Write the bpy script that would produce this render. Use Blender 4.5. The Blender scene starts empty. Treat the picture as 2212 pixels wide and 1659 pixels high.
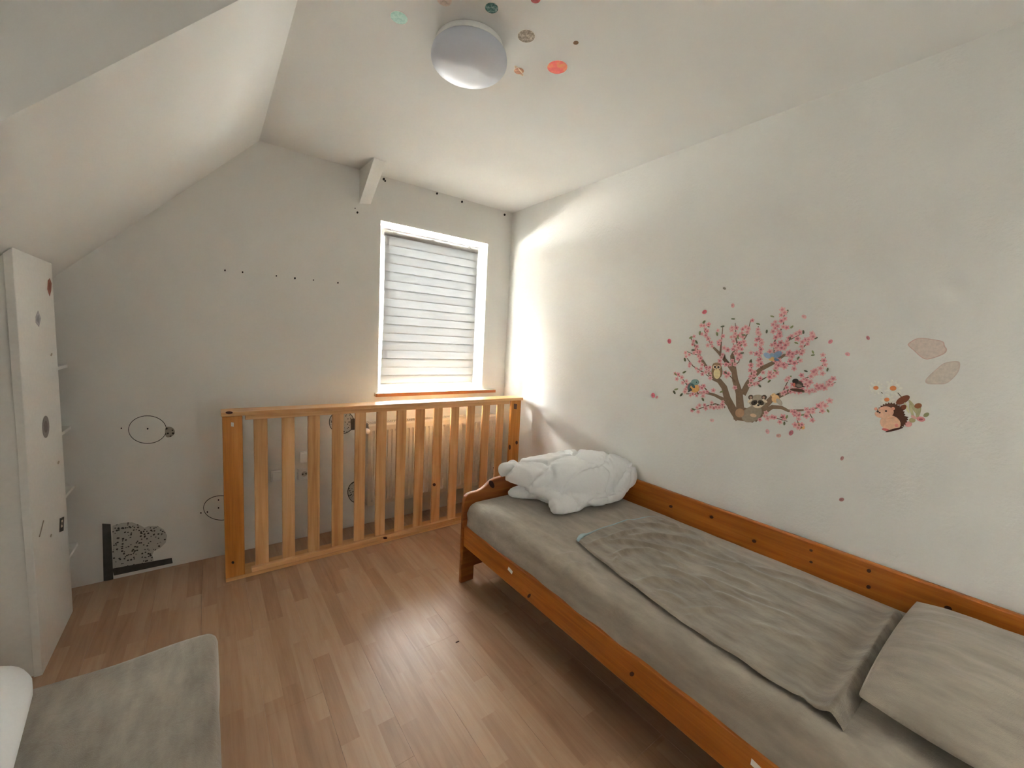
import bpy, bmesh, math, random
import numpy as np
from mathutils import Matrix, Vector
random.seed(7); rng = np.random.default_rng(7)
scene = bpy.context.scene
col = scene.collection

# ------------------------------------------------------------------ camera
S = 0.93                                   # metres per calibration unit
W_PX, H_PX, F_PX = 2212.0, 1659.0, 880.99
YAW, PITCH, ROLL = 0.642531, -0.100297, 0.0499104
CAM = np.array([0.0, 0.0, 1.395])
YB, XR, HC = 2.962, 2.129, 2.506           # back wall, right wall, ceiling
FWD = np.array([math.sin(YAW)*math.cos(PITCH), math.cos(YAW)*math.cos(PITCH), math.sin(PITCH)])
_r0 = np.array([math.cos(YAW), -math.sin(YAW), 0.0]); _u0 = np.cross(_r0, FWD)
RGT = math.cos(ROLL)*_r0 + math.sin(ROLL)*_u0
UPV = -math.sin(ROLL)*_r0 + math.cos(ROLL)*_u0
cam_data = bpy.data.cameras.new('camera'); cam = bpy.data.objects.new('camera', cam_data); col.objects.link(cam)
cam_data.sensor_width = 36.0; cam_data.sensor_fit = 'HORIZONTAL'; cam_data.lens = F_PX/W_PX*36.0
cam_data.clip_start = 0.02
m = Matrix.Identity(4)
for i in range(3):
    m[i][0], m[i][1], m[i][2], m[i][3] = RGT[i], UPV[i], -FWD[i], CAM[i]
cam.matrix_world = m
scene.camera = cam

# ------------------------------------------------------------------ world, daylight, exposure
world = bpy.data.worlds.new('overcast_sky'); scene.world = world; world.use_nodes = True
bg = world.node_tree.nodes['Background']
_wt = world.node_tree; _tc = _wt.nodes.new('ShaderNodeTexCoord'); _sx = _wt.nodes.new('ShaderNodeSeparateXYZ'); _rp = _wt.nodes.new('ShaderNodeValToRGB')
_wt.links.new(_tc.outputs['Generated'], _sx.inputs[0]); _wt.links.new(_sx.outputs[2], _rp.inputs['Fac']); _wt.links.new(_rp.outputs['Color'], bg.inputs['Color'])
_rp.color_ramp.elements[0].position = 0.0; _rp.color_ramp.elements[0].color = (0.50, 0.49, 0.46, 1)      # ground below the horizon
_rp.color_ramp.elements[1].position = 0.30; _rp.color_ramp.elements[1].color = (1.0, 0.985, 0.955, 1)     # even overcast sky
bg.inputs['Strength'].default_value = 66.0
def portal(name, loc, rot, sx, sy):
    l = bpy.data.lights.new(name, 'AREA'); l.shape = 'RECTANGLE'; l.size = sx; l.size_y = sy
    l.cycles.is_portal = True
    o = bpy.data.objects.new(name, l); col.objects.link(o); o.location = loc; o.rotation_euler = rot
    return o
portal('dormer_fill_portal', (-2.62, 0.86, 1.55), (0, math.radians(-90), 0), 1.36, 1.18)  # sampling portal for the added dormer fill window
portal('rear_fill_portal', (1.17, -1.22, 1.30), (math.radians(90), 0, 0), 1.15, 1.25)  # sampling portal for the fill window added behind the camera
portal('window_daylight', (1.443, 3.30, 1.60), (math.radians(-90), 0, 0), 0.98, 1.30)
_r = (math.radians(-90), 0, 0)              # the strips left open around the blind
portal('gap_daylight', (1.443, 2.985, 2.168), _r, 0.90, 0.076)
portal('gap_daylight', (1.443, 2.985, 1.015), _r, 0.90, 0.060)
portal('gap_daylight', (1.850, 2.985, 1.595), _r, 0.086, 1.22)
portal('gap_daylight', (1.012, 2.985, 1.595), _r, 0.036, 1.22)
scene.view_settings.view_transform = 'Standard'; scene.view_settings.look = 'None'
scene.view_settings.gamma = 1.0; scene.view_settings.use_curve_mapping = False
scene.view_settings.exposure = 3.4

# ------------------------------------------------------------------ helpers
def ray(px, py):
    return FWD + RGT*(px - W_PX/2)/F_PX - UPV*(py - H_PX/2)/F_PX
def on(px, py, axis, val):                 # where the sight line of a pixel meets a plane of the room
    d = ray(px, py); t = (val - CAM[axis])/d[axis]
    return CAM + t*d

def link_mesh(name, me, origin, parent):
    o = bpy.data.objects.new(name, me); col.objects.link(o)
    if parent is not None:
        base = np.array(parent['_o'], float)
        o.parent = parent; o.location = Vector(origin - base)
    else:
        o.location = Vector(origin)
    o['_o'] = [float(v) for v in origin]
    return o
def mk(name, verts, faces, mat, parent=None, smooth=False, mats=None, fmat=None, bevel=0, seg=2):
    v = np.asarray(verts, float)
    org = np.array([(v[:,0].min()+v[:,0].max())/2, (v[:,1].min()+v[:,1].max())/2, v[:,2].min()])
    me = bpy.data.meshes.new(name)
    me.from_pydata((v-org).tolist(), [], [list(f) for f in faces])
    for mm in (mats or [mat]): me.materials.append(mm)
    if fmat is not None: me.polygons.foreach_set('material_index', list(fmat))
    me.validate(); me.update()
    if bevel or True:
        bm = bmesh.new(); bm.from_mesh(me)
        if fmat is None: bmesh.ops.recalc_face_normals(bm, faces=bm.faces)
        if bevel:
            es = [e for e in bm.edges if len(e.link_faces) == 2 and e.calc_face_angle(0) > 0.5]
            bmesh.ops.bevel(bm, geom=es, offset=bevel, segments=seg, affect='EDGES', profile=0.5, clamp_overlap=True)
        bm.to_mesh(me); bm.free()
    if smooth: me.polygons.foreach_set('use_smooth', [True]*len(me.polygons))
    o = link_mesh(name, me, org, parent)
    return o
BF = [(0,3,2,1),(4,5,6,7),(0,1,5,4),(1,2,6,5),(2,3,7,6),(3,0,4,7)]
def boxv(lo, hi):
    x0,y0,z0 = lo; x1,y1,z1 = hi
    return [(x0,y0,z0),(x1,y0,z0),(x1,y1,z0),(x0,y1,z0),(x0,y0,z1),(x1,y0,z1),(x1,y1,z1),(x0,y1,z1)]
def box(name, lo, hi, mat, parent=None, bevel=0, seg=2):
    return mk(name, boxv(lo, hi), BF, mat, parent, bevel=bevel, seg=seg)
def boxes(name, lst, mat, parent=None, bevel=0):
    vs, fs = [], []
    for lo, hi in lst:
        b = len(vs); vs += boxv(lo, hi); fs += [tuple(i+b for i in f) for f in BF]
    return mk(name, vs, fs, mat, parent, bevel=bevel)
def prism(name, outline, axis, a, b, mat, parent=None, bevel=0, smooth=False):
    """outline: 2-D points in the plane normal to axis, swept from a to b"""
    def p3(u, v, w):
        return {0:(w,u,v), 1:(u,w,v), 2:(u,v,w)}[axis]
    n = len(outline)
    vs = [p3(u,v,a) for u,v in outline] + [p3(u,v,b) for u,v in outline]
    fs = [tuple(range(n)), tuple(range(2*n-1, n-1, -1))] + [(i,(i+1)%n,n+(i+1)%n,n+i) for i in range(n)]
    return mk(name, vs, fs, mat, parent, bevel=bevel, smooth=smooth)
def tube(name, pts, r, mat, parent=None, n=8, closed=False):
    pts = [np.asarray(p, float) for p in pts]; vs, fs = [], []
    rr = r if hasattr(r, '__len__') else [r]*len(pts)
    for i, p in enumerate(pts):
        t = pts[min(i+1, len(pts)-1)] - pts[max(i-1, 0)]; t /= np.linalg.norm(t)+1e-9
        a = np.cross(t, (0,0,1)) if abs(t[2]) < .9 else np.cross(t, (1,0,0)); a /= np.linalg.norm(a)
        b = np.cross(t, a)
        for k in range(n):
            th = 2*math.pi*k/n; vs.append(p + rr[i]*(math.cos(th)*a + math.sin(th)*b))
    for i in range(len(pts)-1):
        for k in range(n):
            fs.append((i*n+k, i*n+(k+1)%n, (i+1)*n+(k+1)%n, (i+1)*n+k))
    fs += [tuple(range(n-1,-1,-1)), tuple(range((len(pts)-1)*n, len(pts)*n))]
    return mk(name, vs, fs, mat, parent, smooth=True)
def lathe(name, prof, center, mat, parent=None, n=48, axis=2):
    vs, fs = [], []
    for r, h in prof:
        for k in range(n):
            th = 2*math.pi*k/n; a, b = r*math.cos(th), r*math.sin(th)
            v = {2:(a,b,h), 0:(h,a,b), 1:(a,h,b)}[axis]
            vs.append(np.array(center)+np.array(v))
    L = len(prof)
    for i in range(L-1):
        for k in range(n):
            fs.append((i*n+k, i*n+(k+1)%n, (i+1)*n+(k+1)%n, (i+1)*n+k))
    fs += [tuple(range(n)), tuple(range((L-1)*n, L*n))]
    return mk(name, vs, fs, mat, parent, smooth=True)
def thing(name, label, cat, loc, group=None):
    o = bpy.data.objects.new(name, None); col.objects.link(o); o.location = loc
    o.empty_display_size = 0.05
    o['_o'] = [float(v) for v in loc]
    o['label'] = label; o['category'] = cat
    if group: o['group'] = group
    return o
def tag(o, label, cat, group=None):
    o['label'] = label; o['category'] = cat
    if group: o['group'] = group
    return o
def struct(o, label=None, cat=None):
    o['kind'] = 'structure'
    if label: o['label'] = label
    if cat: o['category'] = cat
    return o

# ------------------------------------------------------------------ materials
def srgb(r, g, b):
    f = lambda c: (c/255)/12.92 if c/255 <= 0.04045 else ((c/255+0.055)/1.055)**2.4
    return (f(r), f(g), f(b), 1)
class NT:
    def __init__(s, name):
        s.mat = bpy.data.materials.new(name); s.mat.use_nodes = True
        s.t = s.mat.node_tree; s.bsdf = s.t.nodes['Principled BSDF']; s.out = s.t.nodes['Material Output']
    def n(s, typ, **kw):
        nd = s.t.nodes.new(typ)
        for k, v in kw.items():
            if k.startswith('i_'): nd.inputs[k[2:].replace('_', ' ')].default_value = v
            else: setattr(nd, k, v)
        return nd
    def l(s, a, b): s.t.links.new(a, b)
    def ramp(s, fac, stops):
        r = s.n('ShaderNodeValToRGB'); e = r.color_ramp.elements
        while len(e) < len(stops): e.new(0.5)
        for el, (p, c) in zip(e, stops): el.position = p; el.color = c
        s.l(fac, r.inputs['Fac']); return r
    def bump(s, h, strength, dist):
        b = s.n('ShaderNodeBump', i_Strength=strength, i_Distance=dist); s.l(h, b.inputs['Height'])
        s.l(b.outputs['Normal'], s.bsdf.inputs['Normal']); return b
    def coord(s, scale=(1,1,1), kind='Object'):
        if kind == 'World':
            g = s.n('ShaderNodeNewGeometry'); src = g.outputs['Position']
        else:
            src = s.n('ShaderNodeTexCoord').outputs[kind]
        mp = s.n('ShaderNodeMapping'); mp.inputs['Scale'].default_value = scale
        s.l(src, mp.inputs['Vector']); return mp.outputs['Vector']
def flat(name, c, rough=0.6, var=0.06, scale=60, bump=0.0, metal=0.0, spec=0.4):
    k = NT(name); b = k.bsdf
    nz = k.n('ShaderNodeTexNoise', i_Scale=scale, i_Detail=4.0); k.l(k.coord(), nz.inputs['Vector'])
    lo = tuple(x*(1-var) for x in c[:3])+(1,); hi = tuple(min(1, x*(1+var)) for x in c[:3])+(1,)
    r = k.ramp(nz.outputs['Fac'], [(0.3, lo), (0.7, hi)]); k.l(r.outputs['Color'], b.inputs['Base Color'])
    b.inputs['Roughness'].default_value = rough; b.inputs['Metallic'].default_value = metal
    b.inputs['Specular IOR Level'].default_value = spec
    if bump: k.bump(nz.outputs['Fac'], bump, 0.002)
    return k.mat
def plaster(name, c, scale, strength, dist=0.003):
    k = NT(name); b = k.bsdf; v = k.coord(kind='World')
    n1 = k.n('ShaderNodeTexNoise', i_Scale=scale, i_Detail=5.0, i_Roughness=0.62); k.l(v, n1.inputs['Vector'])
    n2 = k.n('ShaderNodeTexNoise', i_Scale=2.2, i_Detail=3.0); k.l(v, n2.inputs['Vector'])
    r = k.ramp(n2.outputs['Fac'], [(0.3, tuple(x*0.97 for x in c[:3])+(1,)), (0.7, c)])
    k.l(r.outputs['Color'], b.inputs['Base Color']); b.inputs['Roughness'].default_value = 0.85
    b.inputs['Specular IOR Level'].default_value = 0.2
    k.bump(n1.outputs['Fac'], strength, dist); return k.mat
def wood(name, stops, axis, rough=0.38, knots=True, fine=1.0, seed=0.0):
    k = NT(name); b = k.bsdf
    tc = k.n('ShaderNodeTexCoord').outputs['Object']
    info = k.n('ShaderNodeObjectInfo')
    add = k.n('ShaderNodeVectorMath', operation='MULTIPLY_ADD')
    cmb = k.n('ShaderNodeCombineXYZ')
    for i in range(3): k.l(info.outputs['Random'], cmb.inputs[i])
    k.l(cmb.outputs[0], add.inputs[0]); add.inputs[1].default_value = (7.3, 5.1, 9.7); k.l(tc, add.inputs[2])
    def mp(s_along, s_across):
        m_ = k.n('ShaderNodeMapping'); sc = [s_across]*3; sc[axis] = s_along
        m_.inputs['Scale'].default_value = sc; m_.inputs['Location'].default_value = (seed, seed*2, seed*3)
        k.l(add.outputs[0], m_.inputs['Vector']); return m_.outputs['Vector']
    n1 = k.n('ShaderNodeTexNoise', i_Scale=1.0, i_Detail=4.0, i_Distortion=0.6); k.l(mp(1.6, 26*fine), n1.inputs['Vector'])
    n2 = k.n('ShaderNodeTexNoise', i_Scale=1.0, i_Detail=6.0); k.l(mp(5, 170*fine), n2.inputs['Vector'])
    mx = k.n('ShaderNodeMath', operation='MULTIPLY_ADD'); k.l(n2.outputs['Fac'], mx.inputs[0]); mx.inputs[1].default_value = 0.35
    k.l(n1.outputs['Fac'], mx.inputs[2])
    sub = k.n('ShaderNodeMath', operation='SUBTRACT'); k.l(mx.outputs[0], sub.inputs[0]); sub.inputs[1].default_value = 0.175
    r = k.ramp(sub.outputs[0], stops); out = r.outputs['Color']
    k.l(out, b.inputs['Base Color']); b.inputs['Roughness'].default_value = rough
    k.bump(n2.outputs['Fac'], 0.12, 0.0008); return k.mat
def fabric(name, c, rough=0.95, streak=0.30, axis=1, sheen=0.3):
    k = NT(name); b = k.bsdf
    sc = [22, 22, 22]; sc[axis] = 7.0
    n1 = k.n('ShaderNodeTexNoise', i_Scale=1.0, i_Detail=5.0, i_Roughness=0.6); k.l(k.coord(tuple(sc), 'World'), n1.inputs['Vector'])
    n2 = k.n('ShaderNodeTexNoise', i_Scale=420.0, i_Detail=2.0); k.l(k.coord(kind='World'), n2.inputs['Vector'])
    n3 = k.n('ShaderNodeTexNoise', i_Scale=34.0, i_Detail=4.0, i_Distortion=0.8); k.l(k.coord(kind='World'), n3.inputs['Vector'])
    lo = tuple(x*(1-streak) for x in c[:3])+(1,); hi = tuple(x*(1+streak) for x in c[:3])+(1,)
    r = k.ramp(n1.outputs['Fac'], [(0.32, lo), (0.68, hi)]); k.l(r.outputs['Color'], b.inputs['Base Color'])
    b.inputs['Roughness'].default_value = rough; b.inputs['Specular IOR Level'].default_value = 0.15
    b.inputs['Sheen Weight'].default_value = sheen; b.inputs['Sheen Roughness'].default_value = 0.45
    ad = k.n('ShaderNodeMath', operation='MULTIPLY_ADD'); k.l(n3.outputs['Fac'], ad.inputs[0]); ad.inputs[1].default_value = 2.2
    k.l(n2.outputs['Fac'], ad.inputs[2])
    k.bump(ad.outputs[0], 0.5, 0.003); return k.mat
def speckle(name, base, spot, scale, thr):
    k = NT(name); b = k.bsdf
    v = k.n('ShaderNodeTexVoronoi', i_Scale=scale, i_Randomness=1.0); k.l(k.coord(kind='World'), v.inputs['Vector'])
    n = k.n('ShaderNodeTexNoise', i_Scale=scale*.45, i_Detail=3.0); k.l(k.coord(kind='World'), n.inputs['Vector'])
    a = k.n('ShaderNodeMath', operation='MULTIPLY_ADD'); k.l(n.outputs['Fac'], a.inputs[0]); a.inputs[1].default_value = -0.5
    k.l(v.outputs['Distance'], a.inputs[2])
    r = k.ramp(a.outputs[0], [(max(0, thr-0.03), spot), (thr+0.04, base)]); k.l(r.outputs['Color'], b.inputs['Base Color'])
    b.inputs['Roughness'].default_value = 0.9; return k.mat

M = {}
M['wall'] = plaster('woodchip_wallpaper', (0.87, 0.85, 0.805, 1), 75, 0.6, 0.004)
M['wall_smooth'] = plaster('painted_plaster', (0.87, 0.85, 0.805, 1), 55, 0.18, 0.003)
M['ceiling'] = plaster('ceiling_paint', (0.88, 0.865, 0.83, 1), 90, 0.12, 0.002)
M['trim'] = flat('white_lacquer', (0.87, 0.855, 0.815, 1), 0.5, 0.02)
M['pvc'] = flat('white_pvc', (0.86, 0.86, 0.85, 1), 0.3, 0.01)
M['sill'] = flat('cream_sill', (0.72, 0.66, 0.55, 1), 0.35, 0.04, 12)
M['pine'] = wood('pale_pine', [(0.25, srgb(196,138,82)), (0.5, srgb(220,168,112)), (0.75, srgb(232,188,136))], 2)
M['pine_x'] = wood('pale_pine_lengthwise', [(0.25, srgb(196,138,82)), (0.5, srgb(220,168,112)), (0.75, srgb(234,190,138))], 0)
M['pine_post'] = wood('honey_pine_post', [(0.25, srgb(176,106,36)), (0.5, srgb(200,128,52)), (0.75, srgb(214,148,74))], 2)
M['honey_y'] = wood('honey_pine_rail', [(0.25, srgb(146,76,14)), (0.5, srgb(174,98,26)), (0.75, srgb(192,118,44))], 1)
M['honey_x'] = wood('honey_pine_board', [(0.25, srgb(126,64,20)), (0.5, srgb(154,84,30)), (0.75, srgb(174,106,46))], 0)
M['knot'] = flat('dark_pine_knot', srgb(70,32,14), 0.5, 0.2, 200)
M['sheet'] = fabric('taupe_jersey_sheet', (0.41, 0.355, 0.285, 1), axis=1, streak=0.15)
M['blanket'] = fabric('taupe_fleece_blanket', (0.31, 0.262, 0.205, 1), axis=1, sheen=0.4, streak=0.26)
M['velvet'] = fabric('grey_velvet', (0.36, 0.315, 0.255, 1), axis=1, streak=0.2, sheen=0.5)
M['binding'] = flat('pale_blue_binding', (0.42, 0.56, 0.58, 1), 0.7)
M['duvet'] = flat('white_cotton', (0.93, 0.925, 0.92, 1), 0.9, 0.01, 120, 0.25)
M['radiator'] = flat('cream_enamel', (0.80, 0.73, 0.62, 1), 0.35, 0.01)
M['dark'] = flat('dark_hole', (0.02, 0.017, 0.014, 1), 0.9)
M['grey_strip'] = flat('dark_grey_adhesive', (0.075, 0.068, 0.06, 1), 0.9, 0.2, 30)
M['marker'] = flat('dark_outline', (0.05, 0.045, 0.04, 1), 0.9)
M['speckle'] = speckle('speckled_bare_plaster', (0.55, 0.53, 0.49, 1), (0.05, 0.045, 0.04, 1), 75, 0.06)
M['speckle_dark'] = speckle('dark_speckled_plaster', (0.36, 0.315, 0.255, 1), (0.04, 0.035, 0.03, 1), 60, 0.1)
M['plastic'] = flat('white_plastic', (0.93, 0.925, 0.91, 1), 0.35, 0.01)
M['metal'] = flat('grey_metal', (0.4, 0.4, 0.4, 1), 0.4, 0.05, metal=0.9)
M['brass'] = flat('pale_brass', (0.6, 0.5, 0.3, 1), 0.4, 0.05, metal=0.6)
M['tag'] = flat('white_label', (0.82, 0.80, 0.75, 1), 0.8)
k = NT('opal_acrylic'); k.bsdf.inputs['Base Color'].default_value = (0.74, 0.75, 0.80, 1)
nz = k.n('ShaderNodeTexNoise', i_Scale=3.0); r = k.ramp(nz.outputs['Fac'], [(0, (0.70,0.73,0.82,1)), (1, (0.74,0.77,0.86,1))])
k.l(r.outputs['Color'], k.bsdf.inputs['Base Color']); k.bsdf.inputs['Roughness'].default_value = 0.42
k.bsdf.inputs['Subsurface Weight'].default_value = 0.0
M['opal'] = k.mat
def blind_mat(name, c, tr):
    k = NT(name); d = k.n('ShaderNodeBsdfDiffuse'); t = k.n('ShaderNodeBsdfTranslucent'); mx = k.n('ShaderNodeMixShader', i_Fac=tr)
    nz = k.n('ShaderNodeTexNoise', i_Scale=1.0, i_Detail=3.0); k.l(k.coord((8, 8, 220)), nz.inputs['Vector'])
    r = k.ramp(nz.outputs['Fac'], [(0.3, tuple(x*0.93 for x in c)+(1,)), (0.7, c+(1,))])
    k.l(r.outputs['Color'], d.inputs['Color']); k.l(r.outputs['Color'], t.inputs['Color'])
    k.l(d.outputs[0], mx.inputs[1]); k.l(t.outputs[0], mx.inputs[2]); k.l(mx.outputs[0], k.out.inputs['Surface']); return k.mat
M['blind_a'] = blind_mat('blind_dense_weave', (0.78, 0.80, 0.83), 0.0030)
M['blind_b'] = blind_mat('blind_sheer_weave', (0.78, 0.80, 0.83), 0.0034)
M['fill_blind_dormer'] = blind_mat('dormer_fill_weave', (0.82, 0.81, 0.78), 0.027)  # transmission sets the strength of the added dormer fill
M['fill_blind_rear'] = blind_mat('rear_fill_weave', (0.82, 0.81, 0.78), 0.021)  # transmission sets the strength of the added rear fill
k = NT('window_glass'); tr = k.n('ShaderNodeBsdfTransparent'); gl = k.n('ShaderNodeBsdfGlossy', i_Roughness=0.02)
tr.inputs['Color'].default_value = (0.93, 0.95, 0.95, 1)
fr = k.n('ShaderNodeFresnel', i_IOR=1.45); mx = k.n('ShaderNodeMixShader')
k.l(fr.outputs[0], mx.inputs[0]); k.l(tr.outputs[0], mx.inputs[1]); k.l(gl.outputs[0], mx.inputs[2]); k.l(mx.outputs[0], k.out.inputs['Surface'])
M['glass'] = k.mat
# laminate: three printed strips per board, tone varies strip by strip
k = NT('oak_laminate'); b = k.bsdf
pos = k.n('ShaderNodeNewGeometry').outputs['Position']; sp = k.n('ShaderNodeSeparateXYZ'); k.l(pos, sp.inputs[0])
def mth(op, a, bb=None, cc=None):
    nd = k.n('ShaderNodeMath', operation=op)
    for i, v in enumerate((a, bb, cc)):
        if v is None: continue
        if isinstance(v, (int, float)): nd.inputs[i].default_value = v
        else: k.l(v, nd.inputs[i])
    return nd.outputs[0]
sx = mth('FLOOR', mth('DIVIDE', mth('ADD', sp.outputs[0], 1.6), 0.0645))
wn = k.n('ShaderNodeTexWhiteNoise', noise_dimensions='1D'); k.l(sx, wn.inputs['W'])
sy = mth('FLOOR', mth('DIVIDE', mth('MULTIPLY_ADD', wn.outputs['Value'], 0.8, sp.outputs[1]), 0.46))
cb = k.n('ShaderNodeCombineXYZ'); k.l(sx, cb.inputs[0]); k.l(sy, cb.inputs[1])
w2 = k.n('ShaderNodeTexWhiteNoise', noise_dimensions='2D'); k.l(cb.outputs[0], w2.inputs['Vector'])
gx = k.n('ShaderNodeCombineXYZ')
k.l(mth('MULTIPLY', sp.outputs[0], 30.0), gx.inputs[0]); k.l(mth('MULTIPLY_ADD', w2.outputs['Value'], 40.0, mth('MULTIPLY', sp.outputs[1], 2.2)), gx.inputs[1]); k.l(w2.outputs['Value'], gx.inputs[2])
g1 = k.n('ShaderNodeTexNoise', i_Scale=1.0, i_Detail=5.0, i_Distortion=1.2); k.l(gx.outputs[0], g1.inputs['Vector'])
gx2 = k.n('ShaderNodeCombineXYZ'); k.l(mth('MULTIPLY', sp.outputs[0], 240.0), gx2.inputs[0]); k.l(mth('MULTIPLY', sp.outputs[1], 9.0), gx2.inputs[1])
g2 = k.n('ShaderNodeTexNoise', i_Scale=1.0, i_Detail=3.0); k.l(gx2.outputs[0], g2.inputs['Vector'])
tone = mth('ADD', mth('MULTIPLY', w2.outputs['Value'], 0.34), mth('ADD', mth('MULTIPLY', g1.outputs['Fac'], 0.62), mth('MULTIPLY', g2.outputs['Fac'], 0.22)))
r = k.ramp(tone, [(0.25, srgb(158,120,92)), (0.55, srgb(180,143,113)), (0.9, srgb(197,164,134))])
k.l(r.outputs['Color'], b.inputs['Base Color']); b.inputs['Roughness'].default_value = 0.34; b.inputs['Specular IOR Level'].default_value = 0.5
k.bump(g2.outputs['Fac'], 0.08, 0.0006); M['laminate'] = k.mat
M['subfloor'] = flat('dark_subfloor', (0.06, 0.05, 0.04, 1), 0.9)
_paints = {}
def hue_gain(c, g=1.8):
    c = [x*g for x in c[:3]]; t = max(1.0, max(c)/0.9); return tuple(x/t for x in c)+(1,)
def paint(r, g, b, rough=0.7, var=0.1, scale=90):
    key = (r, g, b)
    if key not in _paints: _paints[key] = flat('print_%02x%02x%02x' % key, hue_gain(srgb(r, g, b)), rough, var, scale)
    return _paints[key]

# ------------------------------------------------------------------ room shell
XL, YR = -1.45, -1.0
XS, SM = 0.265, 1.05                        # where the slope leaves the ceiling, and its pitch
slope_z = lambda x: HC - (XS - x)*SM
fl = struct(box('floor', (-2.6, YR, -0.06), (XR, YB, -0.010), M['subfloor']))
fl['label'] = 'brown oak laminate floor laid towards the window'
pw, pl = 0.1935, 1.29
ncol = int(math.ceil((XR-XL)/pw)); plank_meshes = {}
for c in range(ncol):
    x0 = -1.6 + pw*c; 
    xa, xb = max(x0, XL), min(x0+pw, XR)
    if xb-xa < 0.01: continue
    off = (c*0.43) % pl; y = YR - off
    while y < YB:
        ya, yb = max(y, YR), min(y+pl, YB)
        if yb-ya > 0.02:
            key = (round(xb-xa, 4), round(yb-ya, 4))
            g = 0.0002
            if key not in plank_meshes:
                o = box('plank', (xa+g, ya+g, -0.010), (xb-g, yb-g, 0.0), M['laminate'], fl, bevel=0.0004, seg=1)
                plank_meshes[key] = o
            else:
                src = plank_meshes[key]; o = src.copy(); col.objects.link(o)
                o.location = Vector(((xa+xb)/2, (ya+yb)/2, -0.010)) - Vector(fl['_o'])
        y += pl
WX0, WX1, WZ0, WZ1 = 0.994, 1.893, 0.985, 2.206
wb = struct(boxes('wall_back', [((XL, YB, -0.06), (WX0, YB+0.30, HC)), ((WX1, YB, -0.06), (XR, YB+0.30, HC)),
            ((WX0, YB, -0.06), (WX1, YB+0.30, WZ0)), ((WX0, YB, WZ1), (WX1, YB+0.30, HC))], M['wall_smooth']))
wr = struct(box('wall_right', (XR, YR-0.2, -0.06), (XR+0.2, YB+0.30, HC), M['wall']))
cl = struct(box('ceiling', (-2.6, YR-0.2, HC), (XR+0.2, YB+0.30, HC+0.15), M['ceiling']))
DX, DA, DB = -2.40, 0.10, 1.50                   # unseen dormer bay left of the camera, depth shaped for the fill light
DY0, DY1, DZ0, DZ1 = 0.30, 1.42, 0.90, 2.20     # its window, added to bring fill light into the room
struct(boxes('wall_left', [((XL-0.2, YR-0.2, -0.06), (XL, DA, HC)), ((XL-0.2, DB, -0.06), (XL, YB+0.30, HC)), ((DX-0.2, DA-0.2, -0.06), (XL-0.2, DA, HC)), ((DX-0.2, DB, -0.06), (XL-0.2, DB+0.2, HC)),
   ((DX-0.2, DA, -0.06), (DX, DY0, HC)), ((DX-0.2, DY1, -0.06), (DX, DB, HC)), ((DX-0.2, DY0, -0.06), (DX, DY1, DZ0)), ((DX-0.2, DY0, DZ1), (DX, DY1, HC)), ((XL-0.2, DA, 1.75), (XL, DB, HC))], M['wall_smooth']))  # last box: unseen header added to keep dormer light off cheek and ceiling
dw = struct(boxes('dormer_fill_window', [((DX-0.12, DY0, DZ0), (DX-0.06, DY0+0.06, DZ1)), ((DX-0.12, DY1-0.06, DZ0), (DX-0.06, DY1, DZ1)), ((DX-0.12, DY0+0.06, DZ0), (DX-0.06, DY1-0.06, DZ0+0.06)), ((DX-0.12, DY0+0.06, DZ1-0.06), (DX-0.06, DY1-0.06, DZ1))], M['pvc']))
box('pane', (DX-0.092, DY0+0.06, DZ0+0.06), (DX-0.088, DY1-0.06, DZ1-0.06), M['glass'], dw)
dbl = thing('roller_blind', 'white roller blind over the unseen dormer window, added to set its fill light', 'blind', (DX-0.03, 0.86, DZ0))
mk('fabric', [(DX-0.030, DY0+0.002, DZ0+0.01), (DX-0.030, DY1-0.002, DZ0+0.01), (DX-0.030, DY1-0.002, DZ1-0.01), (DX-0.030, DY0+0.002, DZ1-0.01)], [(0, 1, 2, 3)], M['fill_blind_dormer'], dbl)
box('bottom_bar', (DX-0.036, DY0+0.002, DZ0+0.001), (DX-0.024, DY1-0.002, DZ0+0.01), M['pvc'], dbl)
lathe('roller_tube', [(0.0005,-0.555),(0.018,-0.555),(0.018,0.555),(0.0005,0.555)], (DX-0.03, 0.86, DZ1-0.02), M['pvc'], dbl, 20, axis=1)
RX_0, RX_1, RZ_0, RZ_1 = 0.62, 1.72, 0.75, 1.85   # unseen window added behind the camera for fill light
struct(boxes('wall_rear', [((XL, YR-0.2, -0.06), (RX_0, YR, HC)), ((RX_1, YR-0.2, -0.06), (XR, YR, HC)), ((RX_0, YR-0.2, -0.06), (RX_1, YR, RZ_0)), ((RX_0, YR-0.2, RZ_1), (RX_1, YR, HC))], M['wall_smooth']))
w3 = struct(boxes('rear_fill_window', [((RX_0, YR-0.12, RZ_0), (RX_0+0.06, YR-0.06, RZ_1)), ((RX_1-0.06, YR-0.12, RZ_0), (RX_1, YR-0.06, RZ_1)), ((RX_0+0.06, YR-0.12, RZ_0), (RX_1-0.06, YR-0.06, RZ_0+0.06)), ((RX_0+0.06, YR-0.12, RZ_1-0.06), (RX_1-0.06, YR-0.06, RZ_1))], M['pvc']))
box('pane', (RX_0+0.06, YR-0.092, RZ_0+0.06), (RX_1-0.06, YR-0.088, RZ_1-0.06), M['glass'], w3)
rbl = thing('roller_blind', 'white roller blind over the unseen window added behind the camera for fill light', 'blind', (1.17, YR-0.03, RZ_0))
mk('fabric', [(RX_0+0.002, YR-0.03, RZ_0+0.01), (RX_1-0.002, YR-0.03, RZ_0+0.01), (RX_1-0.002, YR-0.03, RZ_1-0.01), (RX_0+0.002, YR-0.03, RZ_1-0.01)], [(0, 1, 2, 3)], M['fill_blind_rear'], rbl)
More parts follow.
